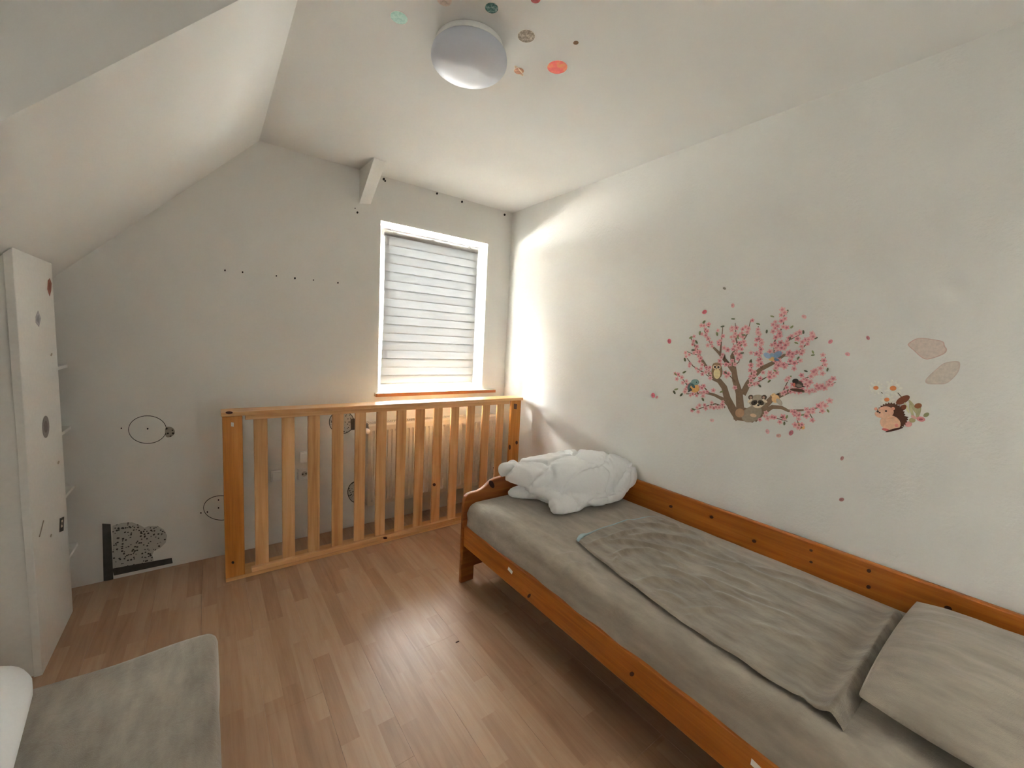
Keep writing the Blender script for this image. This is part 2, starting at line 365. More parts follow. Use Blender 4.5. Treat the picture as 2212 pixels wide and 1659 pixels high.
box('bottom_bar', (RX_0+0.002, YR-0.036, RZ_0+0.001), (RX_1-0.002, YR-0.024, RZ_0+0.01), M['pvc'], rbl)
lathe('roller_tube', [(0.0005,-0.545),(0.018,-0.545),(0.018,0.545),(0.0005,0.545)], (1.17, YR-0.03, RZ_1-0.02), M['pvc'], rbl, 20, axis=0)
sl = struct(prism('ceiling_slope', [(XS, HC), (XL, HC), (XL, slope_z(XL))], 1, 1.50, YB, M['ceiling']))
sl['label'] = 'sloping attic ceiling rising to the flat ceiling'
# short boxed timber between ceiling and window wall
def hexa(name, p, mat, parent=None, bevel=0):
    return mk(name, p, BF, mat, parent, bevel=bevel)
xa, xb = 0.845, 0.922
bm_ = mk('trim_1', [(xa,YB,2.285),(xb,YB,2.30),(xb,YB,HC),(xa,YB,HC),(xa+.012,2.705,HC),(xb+.014,2.712,HC),(xa+.012,2.705,HC-0.004),(xb+.014,2.712,HC-0.004)],
        [(0,1,2,3),(3,2,5,4),(4,5,7,6),(6,7,1,0),(0,3,4,6),(1,7,5,2)], M['trim'], bevel=0.003)
struct(bm_, 'short white boxed timber angled between ceiling and window wall', 'beam')

# ------------------------------------------------------------------ window, tilted open
win = struct(boxes('window_1', [((WX0, 3.10, WZ0), (WX0+0.045, 3.17, WZ1)), ((WX1-0.045, 3.10, WZ0), (WX1, 3.17, WZ1)),
       ((WX0+0.045, 3.10, WZ0), (WX1-0.045, 3.17, WZ0+0.040)), ((WX0+0.045, 3.10, WZ1-0.020), (WX1-0.045, 3.17, WZ1))], M['pvc'], bevel=0.003))
tilt = math.radians(5.0); zh, yh = WZ0+0.03, 3.085
def tl(v):                                   # tilt about the bottom edge of the sash
    x, y, z = v; dy, dz = y-yh, z-zh
    return (x, yh + dy*math.cos(tilt) - dz*math.sin(tilt), zh + dy*math.sin(tilt) + dz*math.cos(tilt))
sx0, sx1, sz0, sz1 = WX0+0.012, WX1-0.026, WZ0+0.02, 2.176
def tbox(name, lst, mat, parent, bevel=0):
    vs, fs = [], []
    for lo, hi in lst:
        bb = len(vs); vs += [tl(v) for v in boxv(lo, hi)]; fs += [tuple(i+bb for i in f) for f in BF]
    return mk(name, vs, fs, mat, parent, bevel=bevel)
sash = tbox('sash', [((sx0, yh, sz0), (sx0+0.065, yh+0.06, sz1)), ((sx1-0.105, yh, sz0), (sx1, yh+0.06, sz1)),
      ((sx0+0.065, yh, sz0), (sx1-0.105, yh+0.06, sz0+0.055)), ((sx0+0.065, yh, sz1-0.07), (sx1-0.105, yh+0.06, sz1))], M['pvc'], win, bevel=0.004)
tbox('pane', [((sx0+0.06, yh+0.028, sz0+0.05), (sx1-0.10, yh+0.032, sz1-0.065))], M['glass'], win)
h = tbox('handle', [((sx0+0.022, yh-0.012, 1.46), (sx0+0.048, yh, 1.60)), ((sx0+0.026, yh-0.045, 1.575), (sx0+0.044, yh-0.012, 1.595)),
      ((sx0+0.024, yh-0.056, 1.49), (sx0+0.046, yh-0.042, 1.60))], M['plastic'], win, bevel=0.003)
sill = struct(box('trim_2', (0.965, 2.925, 0.957), (2.012, 3.10, 0.985), M['sill'], bevel=0.004), 'cream window sill board with a brown front edge', 'window sill')
box('front_edge', (0.965, 2.922, 0.957), (2.012, 2.9255, 0.979), M['honey_x'], sill)

# ------------------------------------------------------------------ blind hooked over the sash
YBL = 2.972; bx0, bx1 = 1.026, 1.803
bl = thing('roller_blind', 'white double roller blind with pale stripes covering the window', 'blind', (1.414, YBL, 1.045))
lathe('roller_tube', [(0.0005,-0.388),(0.027,-0.388),(0.027,0.388),(0.0005,0.388)], (1.414, YBL+0.020, 2.130), flat('grey_roller', (0.42,0.40,0.39,1), 0.6), bl, 20, axis=0)
zt, zb, nb = 2.120, 1.050, 17
pitch = (zt-zb)/nb
for i in range(nb):
    z1 = zt - i*pitch; z0 = z1 - pitch - 0.009
    dense = i % 2 == 0
    y0 = YBL - (0.0008 if dense else -0.0006)
    nx = 14; vs, fs = [], []
    amp = 0.0018*(i/nb)
    for a in range(nx+1):
        u = a/nx; x = bx0 + (bx1-bx0)*u
        flare = -0.018*max(0, (i-9)/8.0)*(1-u)**3
        sag = amp*math.sin(math.pi*u)*(1 if dense else -0.6)
        for b_ in range(4):
            w = b_/3; zz = z0 + (z1-z0)*w + sag*(1-w)
            bow = -0.004*math.sin(math.pi*w)
            vs.append((x+flare, y0+bow, zz))
    for a in range(nx):
        for b_ in range(3):
            q = a*4+b_; fs.append((q, q+4, q+5, q+1))
    mk('fabric_band', vs, fs, M['blind_a'] if dense else M['blind_b'], bl, smooth=True)
box('bottom_bar', (bx0-0.014, YBL-0.006, 1.040), (bx1, YBL+0.006, 1.052), M['pvc'], bl, bevel=0.003)
for xc in (1.10, 1.40, 1.725):
    boxes('clip', [((xc-0.014, YBL-0.004, 2.140), (xc+0.014, YBL+0.03, 2.150)), ((xc-0.012, YBL+0.026, 2.148), (xc+0.012, YBL+0.030, 2.178)),
                   ((xc-0.012, YBL+0.026, 2.174), (xc+0.012, YBL+0.075, 2.178))], M['metal'], bl, bevel=0.001)
tube('bead_chain', [(bx1+0.012, YBL+0.0, 2.12), (bx1+0.010, YBL, 1.7), (bx1+0.006, YBL, 1.27), (bx1+0.012, YBL-0.004, 1.255), (bx1+0.018, YBL, 1.27), (bx1+0.018, YBL, 1.7), (bx1+0.018, YBL, 2.12)], 0.0022, M['plastic'], bl, 6)
lathe('chain_weight', [(0.0005,-0.02),(0.006,-0.016),(0.007,0.0),(0.005,0.016),(0.0005,0.02)], (bx1+0.012, YBL-0.002, 1.252), M['plastic'], bl, 12)

# ------------------------------------------------------------------ shelf unit under the slope
PX, PY0, PY1 = -0.55, 2.257, 2.714
su = thing('shelf_unit', 'white built-in corner shelf unit under the sloping ceiling', 'shelf unit', (-0.85, 2.6, 0))
prism('side_panel', [(PX, 0), (PX, slope_z(PX)-0.006), (PX-0.024, slope_z(PX-0.024)-0.006), (PX-0.024, 0)], 1, PY0, PY1, M['trim'], su, bevel=0.002)
prism('front_panel', [(PX-0.025, 0), (PX-0.025, slope_z(PX-0.025)-0.006), (XL+0.01, slope_z(XL+0.01)-0.006), (XL+0.01, 0)], 1, PY0+0.012, PY0+0.028, M['trim'], su)
prism('rear_panel', [(PX-0.025, 0), (PX-0.025, slope_z(PX-0.025)-0.006), (XL+0.01, slope_z(XL+0.01)-0.006), (XL+0.01, 0)], 1, PY1-0.02, PY1, M['trim'], su)
for z in (1.178, 0.865, 0.556, 0.247):
    box('shelf', (-0.95, PY1+0.001, z-0.016), (-0.567, YB-0.002, z), M['trim'], su, bevel=0.001)

# ------------------------------------------------------------------ flat pictures stuck on the walls
def ellipse(cx, cy, rx, ry, rot=0, n=18):
    c, s = math.cos(rot), math.sin(rot)
    return [(cx+rx*math.cos(t)*c-ry*math.sin(t)*s, cy+rx*math.cos(t)*s+ry*math.sin(t)*c) for t in [2*math.pi*i/n for i in range(n)]]
def decal(name, shapes, to3d, normal, parent=None, th=0.0008):
    """shapes: list of (points, colour); each later shape lies a hair above the one before"""
    vs, fs, mats, fm = [], [], [], []; nrm = np.array(normal, float)
    for li, (pts, c) in enumerate(shapes):
        mat = paint(*c) if isinstance(c, tuple) else c
        if mat not in mats: mats.append(mat)
        mi = mats.index(mat); P = [np.array(to3d(*p)) for p in pts]; n = len(P); d = th + 0.00002*li
        ar = sum(np.cross(P[i]-P[0], P[(i+1) % n]-P[0]) for i in range(n))
        if np.dot(ar, nrm) < 0: P = P[::-1]
        b0 = len(vs); vs += [p + nrm*d for p in P] + [p + nrm*0.0001 for p in P]
        fs.append(tuple(range(b0, b0+n))); fm.append(mi)
        for i in range(n):
            j = (i+1) % n; fs.append((b0+i, b0+n+i, b0+n+j, b0+j)); fm.append(mi)
    return mk(name, vs, fs, None, parent, mats=mats, fmat=fm)
rw = lambda px, py: on(px, py, 0, XR)        # right wall
bw = lambda px, py: on(px, py, 1, YB)        # back wall
cw = lambda px, py: on(px, py, 2, HC)        # ceiling
pp = lambda px, py: on(px, py, 0, PX)        # side panel
NX, NY, NZ, NPX = (-1,0,0), (0,-1,0), (0,0,-1), (1,0,0)

# blossom tree on the right wall; coordinates of a close-up crop turned back into picture pixels
tc = lambda u, v: rw(1380+u*0.21698, 600+v*0.21698)
tree = thing('tree_wall_sticker', 'pink blossom tree wall sticker with an owl, a raccoon and birds', 'wall sticker', tuple(tc(1060, 1420)+np.array((-0.001, 0, 0))))
BR = [([(1000,1405),(930,1300),(880,1200),(850,1090),(800,1025),(740,1000),(700,940),(660,870),(615,800),(585,720),(540,650),(520,600)],95,8),
 ([(740,1000),(700,985),(665,960)],14,5), ([(905,1270),(840,1210),(750,1165),(660,1145),(560,1158),(470,1155)],46,8),
 ([(700,1150),(660,1100),(620,1065)],14,6), ([(860,1292),(760,1255),(680,1275),(600,1305),(545,1312)],16,5), ([(850,1290),(800,1292),(780,1312)],10,5),
 ([(1012,1340),(1000,1150),(960,1020),(945,900),(930,780),(950,740),(1000,700),(1030,640),(1080,560),(1115,420)],92,6),
 ([(995,700),(970,620),(965,540),(960,450)],16,5), ([(955,725),(940,650),(925,610)],14,5),
 ([(950,940),(900,870),(850,810),(800,750),(740,690),(690,610),(655,530),(650,450)],52,6), ([(812,755),(820,650),(830,560),(835,490)],16,5), ([(858,810),(855,760)],10,5), ([(900,880),(820,855)],14,6),
 ([(1035,1160),(1090,1050),(1150,970),(1230,900),(1330,850),(1400,800),(1450,770),(1520,775),(1580,750),(1650,680),(1720,590),(1740,560)],72,6),
 ([(1350,835),(1380,745),(1440,680),(1480,630),(1560,590),(1640,545)],16,5), ([(1225,905),(1210,830),(1210,700),(1195,580),(1190,480)],22,5),
 ([(1370,820),(1350,740),(1350,640),(1390,560),(1370,480),(1345,430)],16,6), ([(1390,550),(1440,480),(1445,380),(1480,330)],12,5),
 ([(1330,850),(1420,850),(1500,862),(1580,845),(1620,830)],14,5), ([(1130,1000),(1120,960),(1125,830)],12,5), ([(1200,790),(1140,740)],10,5),
 ([(1120,1405),(1230,1300),(1330,1200),(1450,1150),(1540,1110),(1640,1130),(1750,1115),(1870,1080),(1960,1040)],92,6),
 ([(1540,1108),(1630,1015),(1750,960),(1830,870),(1860,790)],14,5), ([(1430,1160),(1450,1100),(1500,1000)],12,5),
 ([(1150,1415),(1230,1350),(1330,1285),(1420,1290),(1490,1325),(1600,1320),(1720,1310),(1850,1275),(1910,1230)],62,6),
 ([(1200,1368),(1280,1380),(1380,1400),(1480,1430)],14,5), ([(1680,1310),(1700,1350),(1740,1420)],10,5), ([(1560,1330),(1590,1460)],10,4), ([(1110,1080),(1200,1030),(1300,975),(1380,920)],14,5),
 ([(960,1040),(930,1000),(880,950)],10,5), ([(945,880),(995,840),(1020,750)],8,4), ([(600,770),(540,760),(470,730)],6,4), ([(690,940),(640,940),(540,880),(480,800)],12,5), ([(600,1152),(500,1090),(430,1000),(370,950)],8,4)]
shapes = [([(945,1412),(1135,1442),(1180,1380),(1120,1310),(1040,1290),(930,1310)], (100,80,62))]
def ribbon(pts, w0, w1):
    P = [np.array(p, float) for p in pts]; L, R = [], []
    n = len(P)
    for i, p in enumerate(P):
        t = P[min(i+1,n-1)]-P[max(i-1,0)]; t /= np.linalg.norm(t); nn = np.array((-t[1], t[0]))
        f = i/(n-1); w = (w0*(1-f)**1.3 + w1)/2
        L.append(p+nn*w); R.append(p-nn*w)
    return L, R
for pts, w0, w1 in BR:
    L, R = ribbon(pts, w0*0.8, w1)
    c = (106, 86, 68) if w0 > 40 else (94, 72, 56)
    for i in range(len(L)-1): shapes.append(([tuple(L[i]), tuple(L[i+1]), tuple(R[i+1]), tuple(R[i])], c))
decal('branches', shapes, tc, NX, tree, th=0.0006)
# blossoms: one flower mesh shared by all
fv, ff, fmt = [], [], []
for kx in range(5):
    a = 2*math.pi*kx/5
    for q, rr_, mi in ((0, 1.0, 0),):
        b0 = len(fv); cx, cy = 0.55*math.cos(a), 0.55*math.sin(a)
        P = ellipse(cx, cy, 0.5, 0.36, a, 8)
        fv += [(-0.0, p[0], p[1]) for p in P]; ff.append(tuple(range(b0, b0+8))); fmt.append(0)
b0 = len(fv); P = ellipse(0, 0, 0.42, 0.42, 0, 8); fv += [(-0.02, p[0], p[1]) for p in P]; ff.append(tuple(range(b0, b0+8))); fmt.append(1)
bl_me = []
for ca, cb_ in (((202,156,156),(164,100,106)), ((192,138,142),(146,82,90)), ((208,170,168),(172,112,116))):
    me = bpy.data.meshes.new('blossom'); me.from_pydata(fv, [], ff); me.materials.append(paint(*ca)); me.materials.append(paint(*cb_))
    me.polygons.foreach_set('material_index', fmt); me.update(); bl_me.append(me)
thin = [(b[0] if b[1] < 25 else b[0][len(b[0])//2:]) for b in BR]
cand = []
for pts in thin:
    P = [np.array(p, float) for p in pts]
    for i in range(len(P)-1):
        d = np.linalg.norm(P[i+1]-P[i]); nst = max(1, int(d/17))
        for s_ in range(nst):
            q = P[i]+(P[i+1]-P[i])*((s_+rng.random())/nst)
            cand.append(q + rng.normal(0, 24, 2))
taken = []
for q in cand:
    if all(np.linalg.norm(q-t) > 21 for t in taken): taken.append(q)
rng.shuffle(taken)
for i, q in enumerate(taken[:295]):
    o = bpy.data.objects.new('blossom', bl_me[i % 3]); col.objects.link(o); o.parent = tree
    p = tc(*q) + np.array((-0.0050-0.00005*(i % 9), 0, 0)); o.location = Vector(p - np.array(tree['_o']))
    sc_ = 0.0100 + 0.0040*rng.random(); o.scale = (sc_*0.3, sc_, sc_); o.rotation_euler = (rng.random()*6.28, 0, 0)
ls = []
tips = [(650,440),(690,480),(520,595),(575,640),(835,485),(780,560),(940,410),(1275,535),(1330,385),(1480,335),(1420,430),(1525,490),(1720,565),(1765,600),(1735,740),(1735,770),(1640,540),(1825,825),(1880,915),(1665,930),(1510,990),(1890,1060),(1895,1225),(1885,1325),(1815,1335),(1735,1420),(1635,1365),(1450,1450),(1430,1390),(1475,1385),(545,1310),(425,1165),(370,960),(455,940),(355,1140),(375,1110),(460,815),(545,720),(610,550),(1190,460),(1115,830),(1360,925),(1300,1030),(1205,1075),(825,1135),(640,1210),(1030,750),(990,590),(1045,570),(1510,605),(1570,650),(1590,800),(870,945)]
for i, (u, v) in enumerate(tips):
    ls.append((ellipse(u, v, 19, 8, (i*1.7) % 3.1 - 0.9, 8), [(88,92,62),(70,72,52),(112,118,78)][i % 3]))
lf = decal('leaf_sprigs', ls, tc, NX, tree, th=0.0048); lf['kind'] = 'stuff'
def animal(name, shapes, f=tc, parent=tree, th=0.0058):
    return decal(name, shapes, f, NX, parent, th)
E = ellipse
animal('owl', [(E(780,935,52,75),(120,92,66)), (E(778,885,44,40),(132,104,76)), ([(740,880),(748,852),(772,868)],(110,82,58)), ([(816,880),(812,850),(788,868)],(110,82,58)),
   (E(783,955,34,52),(206,190,150)), (E(762,888,20,20),(226,206,178)), (E(800,890,20,20),(226,206,178)), (E(764,888,11,12),(30,22,16)), (E(798,890,11,12),(30,22,16)), ([(776,900),(788,900),(781,914)],(90,70,40))])
animal('raccoon', [(E(1130,1355,110,75,-0.5),(128,116,100)), (E(1010,1345,45,45),(150,118,92)), (E(1185,1230,85,66),(140,128,112)), (E(1118,1190,24,24),(74,60,50)), (E(1250,1190,24,24),(74,60,50)), (E(1120,1192,12,13),(150,120,104)), (E(1248,1192,12,13),(150,120,104)),
   (E(1190,1262,52,36),(206,192,172)), (E(1155,1243,34,24,-0.4),(54,42,34)), (E(1220,1243,32,24,0.4),(54,42,34)), (E(1160,1242,9,10),(12,10,8)), (E(1215,1242,9,10),(12,10,8)), (E(1195,1268,13,9),(22,16,14)), (E(1110,1225,28,12,-0.6),(214,202,184)), (E(1258,1225,28,12,0.6),(214,202,184)), (E(1145,1370,32,18,0.2),(176,152,126))])
animal('bird', [(E(525,1080,50,30,2.1),(74,92,92)), (E(560,1100,46,42),(196,150,92)), (E(562,1040,38,30),(104,132,128)), ([(490,1140),(520,1090),(540,1120)],(52,60,58)), (E(580,1040,5,5),(20,20,20)), (E(545,1075,28,14,0.9),(60,82,86))])
animal('bird', [(E(1335,800,40,30),(206,168,112)), (E(1385,765,48,30,-0.5),(110,130,156)), (E(1285,775,42,26,0.5),(134,152,172)), (E(1330,770,24,20),(120,140,160)), (E(1375,815,26,14,0.3),(84,104,130))])
animal('bird', [(E(1590,1060,52,36,0.4),(70,58,52)), (E(1562,1030,30,26),(46,36,32)), ([(1610,1070),(1670,1085),(1600,1095)],(44,34,30)), (E(1550,1065,14,20),(176,96,84)), (E(1600,1075,30,16,0.3),(120,104,94)), (E(1580,1118,70,16,0.1),(66,44,32))])
animal('bird', [(E(1365,1205,38,40,0.3),(198,164,118)), (E(1345,1170,22,20),(206,176,130)), (E(1400,1235,40,20,0.9),(150,140,130)), (E(1340,1166,4,4),(20,20,20)), ([(1322,1168),(1308,1174),(1324,1178)],(150,110,60)), (E(1390,1160,10,8,0.4),(30,26,24))])
# loose petals
PET = [((1565,623),6,(118,112,100),'grey green leaf sticker highest above the blossom tree'),((1583,660),8,(186,136,136),'pale pink petal sticker just below the grey green leaf sticker above the tree'),
 ((1522,674),9,(176,88,98),'dark pink petal sticker above the upper left twigs of the tree'),((1737,684),9,(190,146,146),'faint pink petal sticker above the upper right twigs of the tree'),
 ((1446,737),9,(170,86,98),'dark pink petal sticker alone to the left of the tree'),((1794,738),9,(182,116,124),'pink petal sticker close to the right of the tree crown'),
 ((1831,765),9,(190,138,144),'elongated pink petal sticker between the tree crown and the hedgehog'),((1411,854),9,(172,84,98),'dark pink petal sticker farthest left of the tree, larger of a touching pair'),
 ((1419,858),6,(196,146,150),'small pale petal sticker touching the dark petal left of the tree'),((1538,908),8,(190,158,156),'faint pink petal sticker under the lower left branch of the tree'),
 ((1658,932),9,(180,138,138),'faded pink petal sticker leftmost of the three under the tree trunk'),((1709,935),10,(164,98,104),'dark pink petal sticker rightmost of the three under the tree trunk'),
 ((1682,941),9,(178,140,132),'faded brownish petal sticker lowest of the three under the tree trunk'),((1875,730),8,(170,112,118),'dusky pink petal sticker above the hedgehog and left of the pink blots'),
 ((1819,990),8,(160,116,112),'dusky petal sticker on bare wall below and left of the hedgehog'),((1818,1079),9,(150,106,102),'dusky petal sticker lowest on the wall, just above the bed board')]
for i, ((u, v), r_, c, lab) in enumerate(PET):
    s_ = [(E(u, v, r_*0.62, r_*0.46, 0.6+i, 10), c), (E(u-r_*.15, v, r_*0.3, r_*0.2, 0.6+i, 8), tuple(int(x*0.86) for x in c))]
    tag(decal('petal_sticker', s_, rw, NX), lab, 'wall sticker', 'petal stickers around the tree')
bfc = lambda u, v: tc(u, v)
tag(decal('butterfly_sticker', [(E(1625,1480,34,22,0.9),(196,156,108)), (E(1595,1475,18,36,-0.2),(176,134,88)), ([(1575,1440),(1600,1470),(1580,1500),(1630,1490),(1600,1520)],(110,80,52))], tc, NX), 'small ochre butterfly sticker hanging below the lower right branch of the tree', 'wall sticker')
# hedgehog with daisies
hc = lambda u, v: rw(1780+u*0.16878, 680+v*0.16878)
def daisy(cx, cy, r_, c=(206,204,196)):
    return [(E(cx+0.62*r_*math.cos(a), cy+0.55*r_*math.sin(a), 0.45*r_, 0.17*r_, a, 8), c) for a in [2*math.pi*i/11 for i in range(11)]] + [(E(cx, cy, r_*0.36, r_*0.27, 0, 12), (176,106,62))]
sh = [([(745,1010),(690,940),(700,935),(752,1005)],(70,62,44)), ([(990,1060),(940,1000),(948,995),(1000,1055)],(80,72,50))]
sh += daisy(665,935,95) + daisy(885,940,120) + daisy(805,1085,95)
sh += [(E(1010,1090,98,46,-0.5,16),(96,52,34)), (E(1150,1190,120,24,1.0),(150,146,112)), (E(1210,1230,30,90,0.2),(142,138,106)), (E(1205,1165,48,34,-0.2),(120,76,50)), (E(1060,1190,16,75,-0.4),(172,170,140)), (E(1120,1230,18,95,-0.3),(160,156,122)),
   (E(1010,1190,52,34,-0.6),(108,60,42)), (E(1240,1335,56,32,0.2),(176,116,118)), (E(1240,1338,26,14),(130,70,76)), (E(1310,1280,40,26,-0.5),(110,110,80)), (E(1080,1400,48,36),(186,136,134)), (E(1130,1350,42,30),(150,140,104)), (E(1150,1310,40,20,0.5),(182,142,136))]
spik = []
for i in range(44):
    a = -2.75 + 4.15*i/43; rr_ = 1.0 if i % 2 else 0.9
    spik.append((850+195*rr_*math.cos(a)+ (40 if a > 0 else 0), 1300+180*rr_*math.sin(a)))
sh += [(spik, (76,46,34)), (E(790,1245,105,75,0.0),(214,166,140)), (E(730,1270,80,50,0.1),(220,176,150)), (E(850,1385,135,100,0.25),(222,178,148)), (E(885,1200,24,22),(196,140,120)), (E(665,1205,20,20),(196,140,120)),
   (E(795,1232,14,12),(30,18,14)), (E(690,1238,16,12),(40,24,20)), (E(714,1252,12,9),(30,18,16)), (E(930,1415,24,22),(186,120,110)), (E(790,1470,50,16,0.2),(170,84,84)), (E(900,1470,120,14,-0.25),(70,38,30)), (E(860,1320,60,6,-0.2),(180,134,110))]
tag(decal('hedgehog_wall_sticker', sh, hc, NX), 'seated hedgehog wall sticker with daisies and mushrooms on the right wall', 'wall sticker')
blot1 = [(1060,380),(1110,340),(1180,300),(1280,295),(1380,310),(1500,330),(1540,350),(1545,400),(1580,440),(1560,490),(1480,530),(1360,570),(1290,575),(1220,530),(1150,460),(1100,420)]
blot2 = [(1285,850),(1330,790),(1430,700),(1520,620),(1620,595),(1740,590),(1745,660),(1720,740),(1640,830),(1560,890),(1440,890),(1320,890)]
def inset(P, f):
    cx = sum(p[0] for p in P)/len(P); cy = sum(p[1] for p in P)/len(P); return [(cx+(x-cx)*f, cy+(y-cy)*f) for x, y in P]
def rounded(P, it=2):
    for _ in range(it):
        Q = []
        for i in range(len(P)):
            a, b_ = np.array(P[i]), np.array(P[(i+1) % len(P)]); Q += [tuple(a*.75+b_*.25), tuple(a*.25+b_*.75)]
        P = Q
    return P
tag(decal('watercolour_blot_sticker', [(rounded(blot1), (166,141,133)), (inset(rounded(blot1), 0.92), (172,158,149))], hc, NX, th=0.0005), 'upper pink watercolour blot sticker, the redder one right of the tree', 'wall sticker')
tag(decal('watercolour_blot_sticker', [(rounded(blot2), (168,154,145)), (inset(rounded(blot2), 0.90), (172,162,152))], hc, NX, th=0.0005), 'lower pale pink watercolour blot sticker above the hedgehog daisies', 'wall sticker')

# planets on the ceiling
def mottled(name, cols, scale):
    k = NT(name); n = k.n('ShaderNodeTexNoise', i_Scale=scale, i_Detail=4.0, i_Roughness=0.7); k.l(k.coord(), n.inputs['Vector'])
    st = [(0.3+0.4*i/(len(cols)-1), hue_gain(srgb(*c), 1.4)) for i, c in enumerate(cols)]
    r = k.ramp(n.outputs['Fac'], st); k.l(r.outputs['Color'], k.bsdf.inputs['Base Color']); k.bsdf.inputs['Roughness'].default_value = 0.5; return k.mat
PL = [((960,0),0.024,[(150,132,120),(206,190,178),(232,222,214)],60,'pale silver planet sticker cut by the top edge, left of the dark teal one'),
 ((862,38),0.029,[(120,168,156),(164,200,188),(196,220,208)],60,'smooth pale teal planet sticker left of the ceiling lamp'),
 ((1062,17),0.022,[(26,50,54),(96,140,138),(206,222,218)],90,'dark teal and white marbled planet sticker above the ceiling lamp'),
 ((1157,-2),0.016,[(96,20,26),(150,44,50),(176,80,78)],60,'dark red planet sticker cut by the top edge of the picture'),
 ((1137,78),0.031,[(84,70,56),(150,134,116),(206,194,178)],75,'grey brown mottled planet sticker right of the ceiling lamp'),
 ((1244,92),0.0098,[(110,76,50),(150,116,80)],80,'tiny brown planet sticker, smallest and farthest right on the ceiling'),
 ((1204,145),0.040,[(186,60,52),(212,86,72),(228,168,86)],22,'large red and orange planet sticker on the ceiling'),
 ((1121,153),0.020,[(120,66,44),(172,116,82),(206,168,134)],60,'small brown ringed planet sticker beside the ceiling lamp')]
for i, ((u, v), r_, cols, sc_, lab) in enumerate(PL):
    c = cw(u, v); f = lambda a, b_, c=c: (c[0]+a, c[1]+b_, HC)
    mt_ = mottled('planet_print_%d' % i, cols, sc_)
    s_ = [(E(0, 0, r_*1.07, r_*1.07, 0, 32), (226,222,214)), (E(0, 0, r_, r_, 0, 32), mt_)]
    if 'ringed' in lab:
        s_ = [(E(0, 0, r_*1.75, r_*0.46, 0.4, 32), (206,190,168)), (E(0, 0, r_*1.6, r_*0.34, 0.4, 32), (150,128,104)), (E(0, 0, r_*1.07, r_*1.07, 0, 32), (216,206,194)), (E(0,0,r_,r_,0,32), mt_), (E(r_*.2, -r_*.25, r_*1.0, r_*0.16, 0.4, 24), (196,178,152))]
    tag(decal('planet_sticker', s_, f, NZ), lab, 'ceiling sticker', 'planet stickers on the ceiling')

# ceiling lamp
lamp = thing('ceiling_lamp', 'round white dome ceiling lamp, switched off', 'lamp', (0.818, 1.465, HC-0.1))
lathe('base', [(0.0005, 0), (0.125, 0), (0.128, -0.004), (0.128, -0.022), (0.0005, -0.022)], (0.818, 1.465, HC), M['plastic'], lamp, 48)
prof = [(0.0005, -0.103)] + [(0.143*math.sin(t)**0.75, -0.058-0.045*math.cos(t)) for t in np.linspace(0.12, math.pi/2, 14)] + [(0.143, -0.048), (0.140, -0.034), (0.131, -0.024), (0.0005, -0.023)]
lathe('shade', prof, (0.818, 1.465, HC), M['opal'], lamp, 64)

# ------------------------------------------------------------------ marks on the window wall
def wall_piece(name, pts, mat, label=None, th=0.001, f=bw, nrm=NY, parent=wb):
    o = decal(name, [(pts, mat)], f, nrm, parent, th)
    if label: o['label'] = label
    return o
for (u, v), r_ in [((486,584),1.8),((524,588),1.8),((597,596),1.5),((637,601),2.0),((677,605),1.3),((730,611),1.6),((767,450),1.2),((772,459),2.2),((829,387),2.6),((832,391),2.0),((944,418),2.2),((998,436),2.2),((1090,464),2.2),((319,926),1.8),((262,925),1.5),((434,1108),1.5),((448,1106),1.6),((472,1080),1.5),((472,1097),1.6)]:
    wall_piece('screw_hole', E(u, v, r_, r_*1.15, 0, 10), M['dark'])
def ring(cx, cy, rx, ry, w, a0=0, a1=2*math.pi, n=40):
    out = [(cx+rx*math.cos(a0+(a1-a0)*i/n), cy+ry*math.sin(a0+(a1-a0)*i/n)) for i in range(n+1)]
    inn = [(cx+(rx-w)*math.cos(a0+(a1-a0)*i/n), cy+(ry-w)*math.sin(a0+(a1-a0)*i/n)) for i in range(n+1)]
    return [([out[i], out[i+1], inn[i+1], inn[i]], M['marker']) for i in range(n)]
o = decal('circle_outline', ring(318.5, 928, 41.5, 30.5, 1.3), bw, NY, wb); o['label'] = 'dark drawn circle outline on the left part of the wall'
wall_piece('chipped_patch', rounded([(357,922),(372,922),(379,932),(374,942),(360,946),(356,938)]), M['speckle_dark'], 'chipped dark spot touching the drawn circle')
o = decal('circle_outline', ring(478, 1097, 39, 27, 1.3), bw, NY, wb); o['label'] = 'dark drawn circle outline half hidden by the slatted panel'
patch = [(243,1136),(262,1130),(285,1128),(303,1135),(312,1140),(322,1136),(340,1136),(354,1144),(361,1157),(358,1172),(347,1183),(333,1190),(329,1198),(332,1212),(243,1232)]
wall_piece('bare_plaster_patch', patch, M['speckle'], 'dark speckled bare plaster patch near the floor')
wall_piece('adhesive_strip', [(221,1131),(239,1132),(245,1252),(224,1255)], M['grey_strip'], 'upright dark grey strip beside the speckled patch', 0.003)
wall_piece('adhesive_strip', [(243,1228),(371,1205),(373,1216),(246,1243)], M['grey_strip'], 'lying dark grey strip below the speckled patch', 0.003)
o = decal('bare_plaster_patch', [(E(738,912,27,25,0,28), M['speckle'])] + ring(738,912,27.5,25.5,1.5), bw, NY, wb); o['label'] = 'round black speckled patch left of the radiator'
wall_piece('adhesive_strip', [(757,905),(766,904),(767,928),(758,929)], M['grey_strip'], 'short dark strip left of the radiator')
o = decal('bare_plaster_patch', [(E(772,1063,21,24,0,28), M['speckle'])] + ring(772,1063,21.5,24.5,1.5), bw, NY, wb); o['label'] = 'round speckled patch low beside the radiator'
wall_piece('bare_plaster_patch', rounded([(1056,1014),(1068,1010),(1070,1036),(1058,1042)]), M['speckle'], 'small speckled patch right of the radiator')
wall_piece('adhesive_strip', [(1060,1009),(1068,1009),(1068,1012),(1060,1012)], M['dark'])
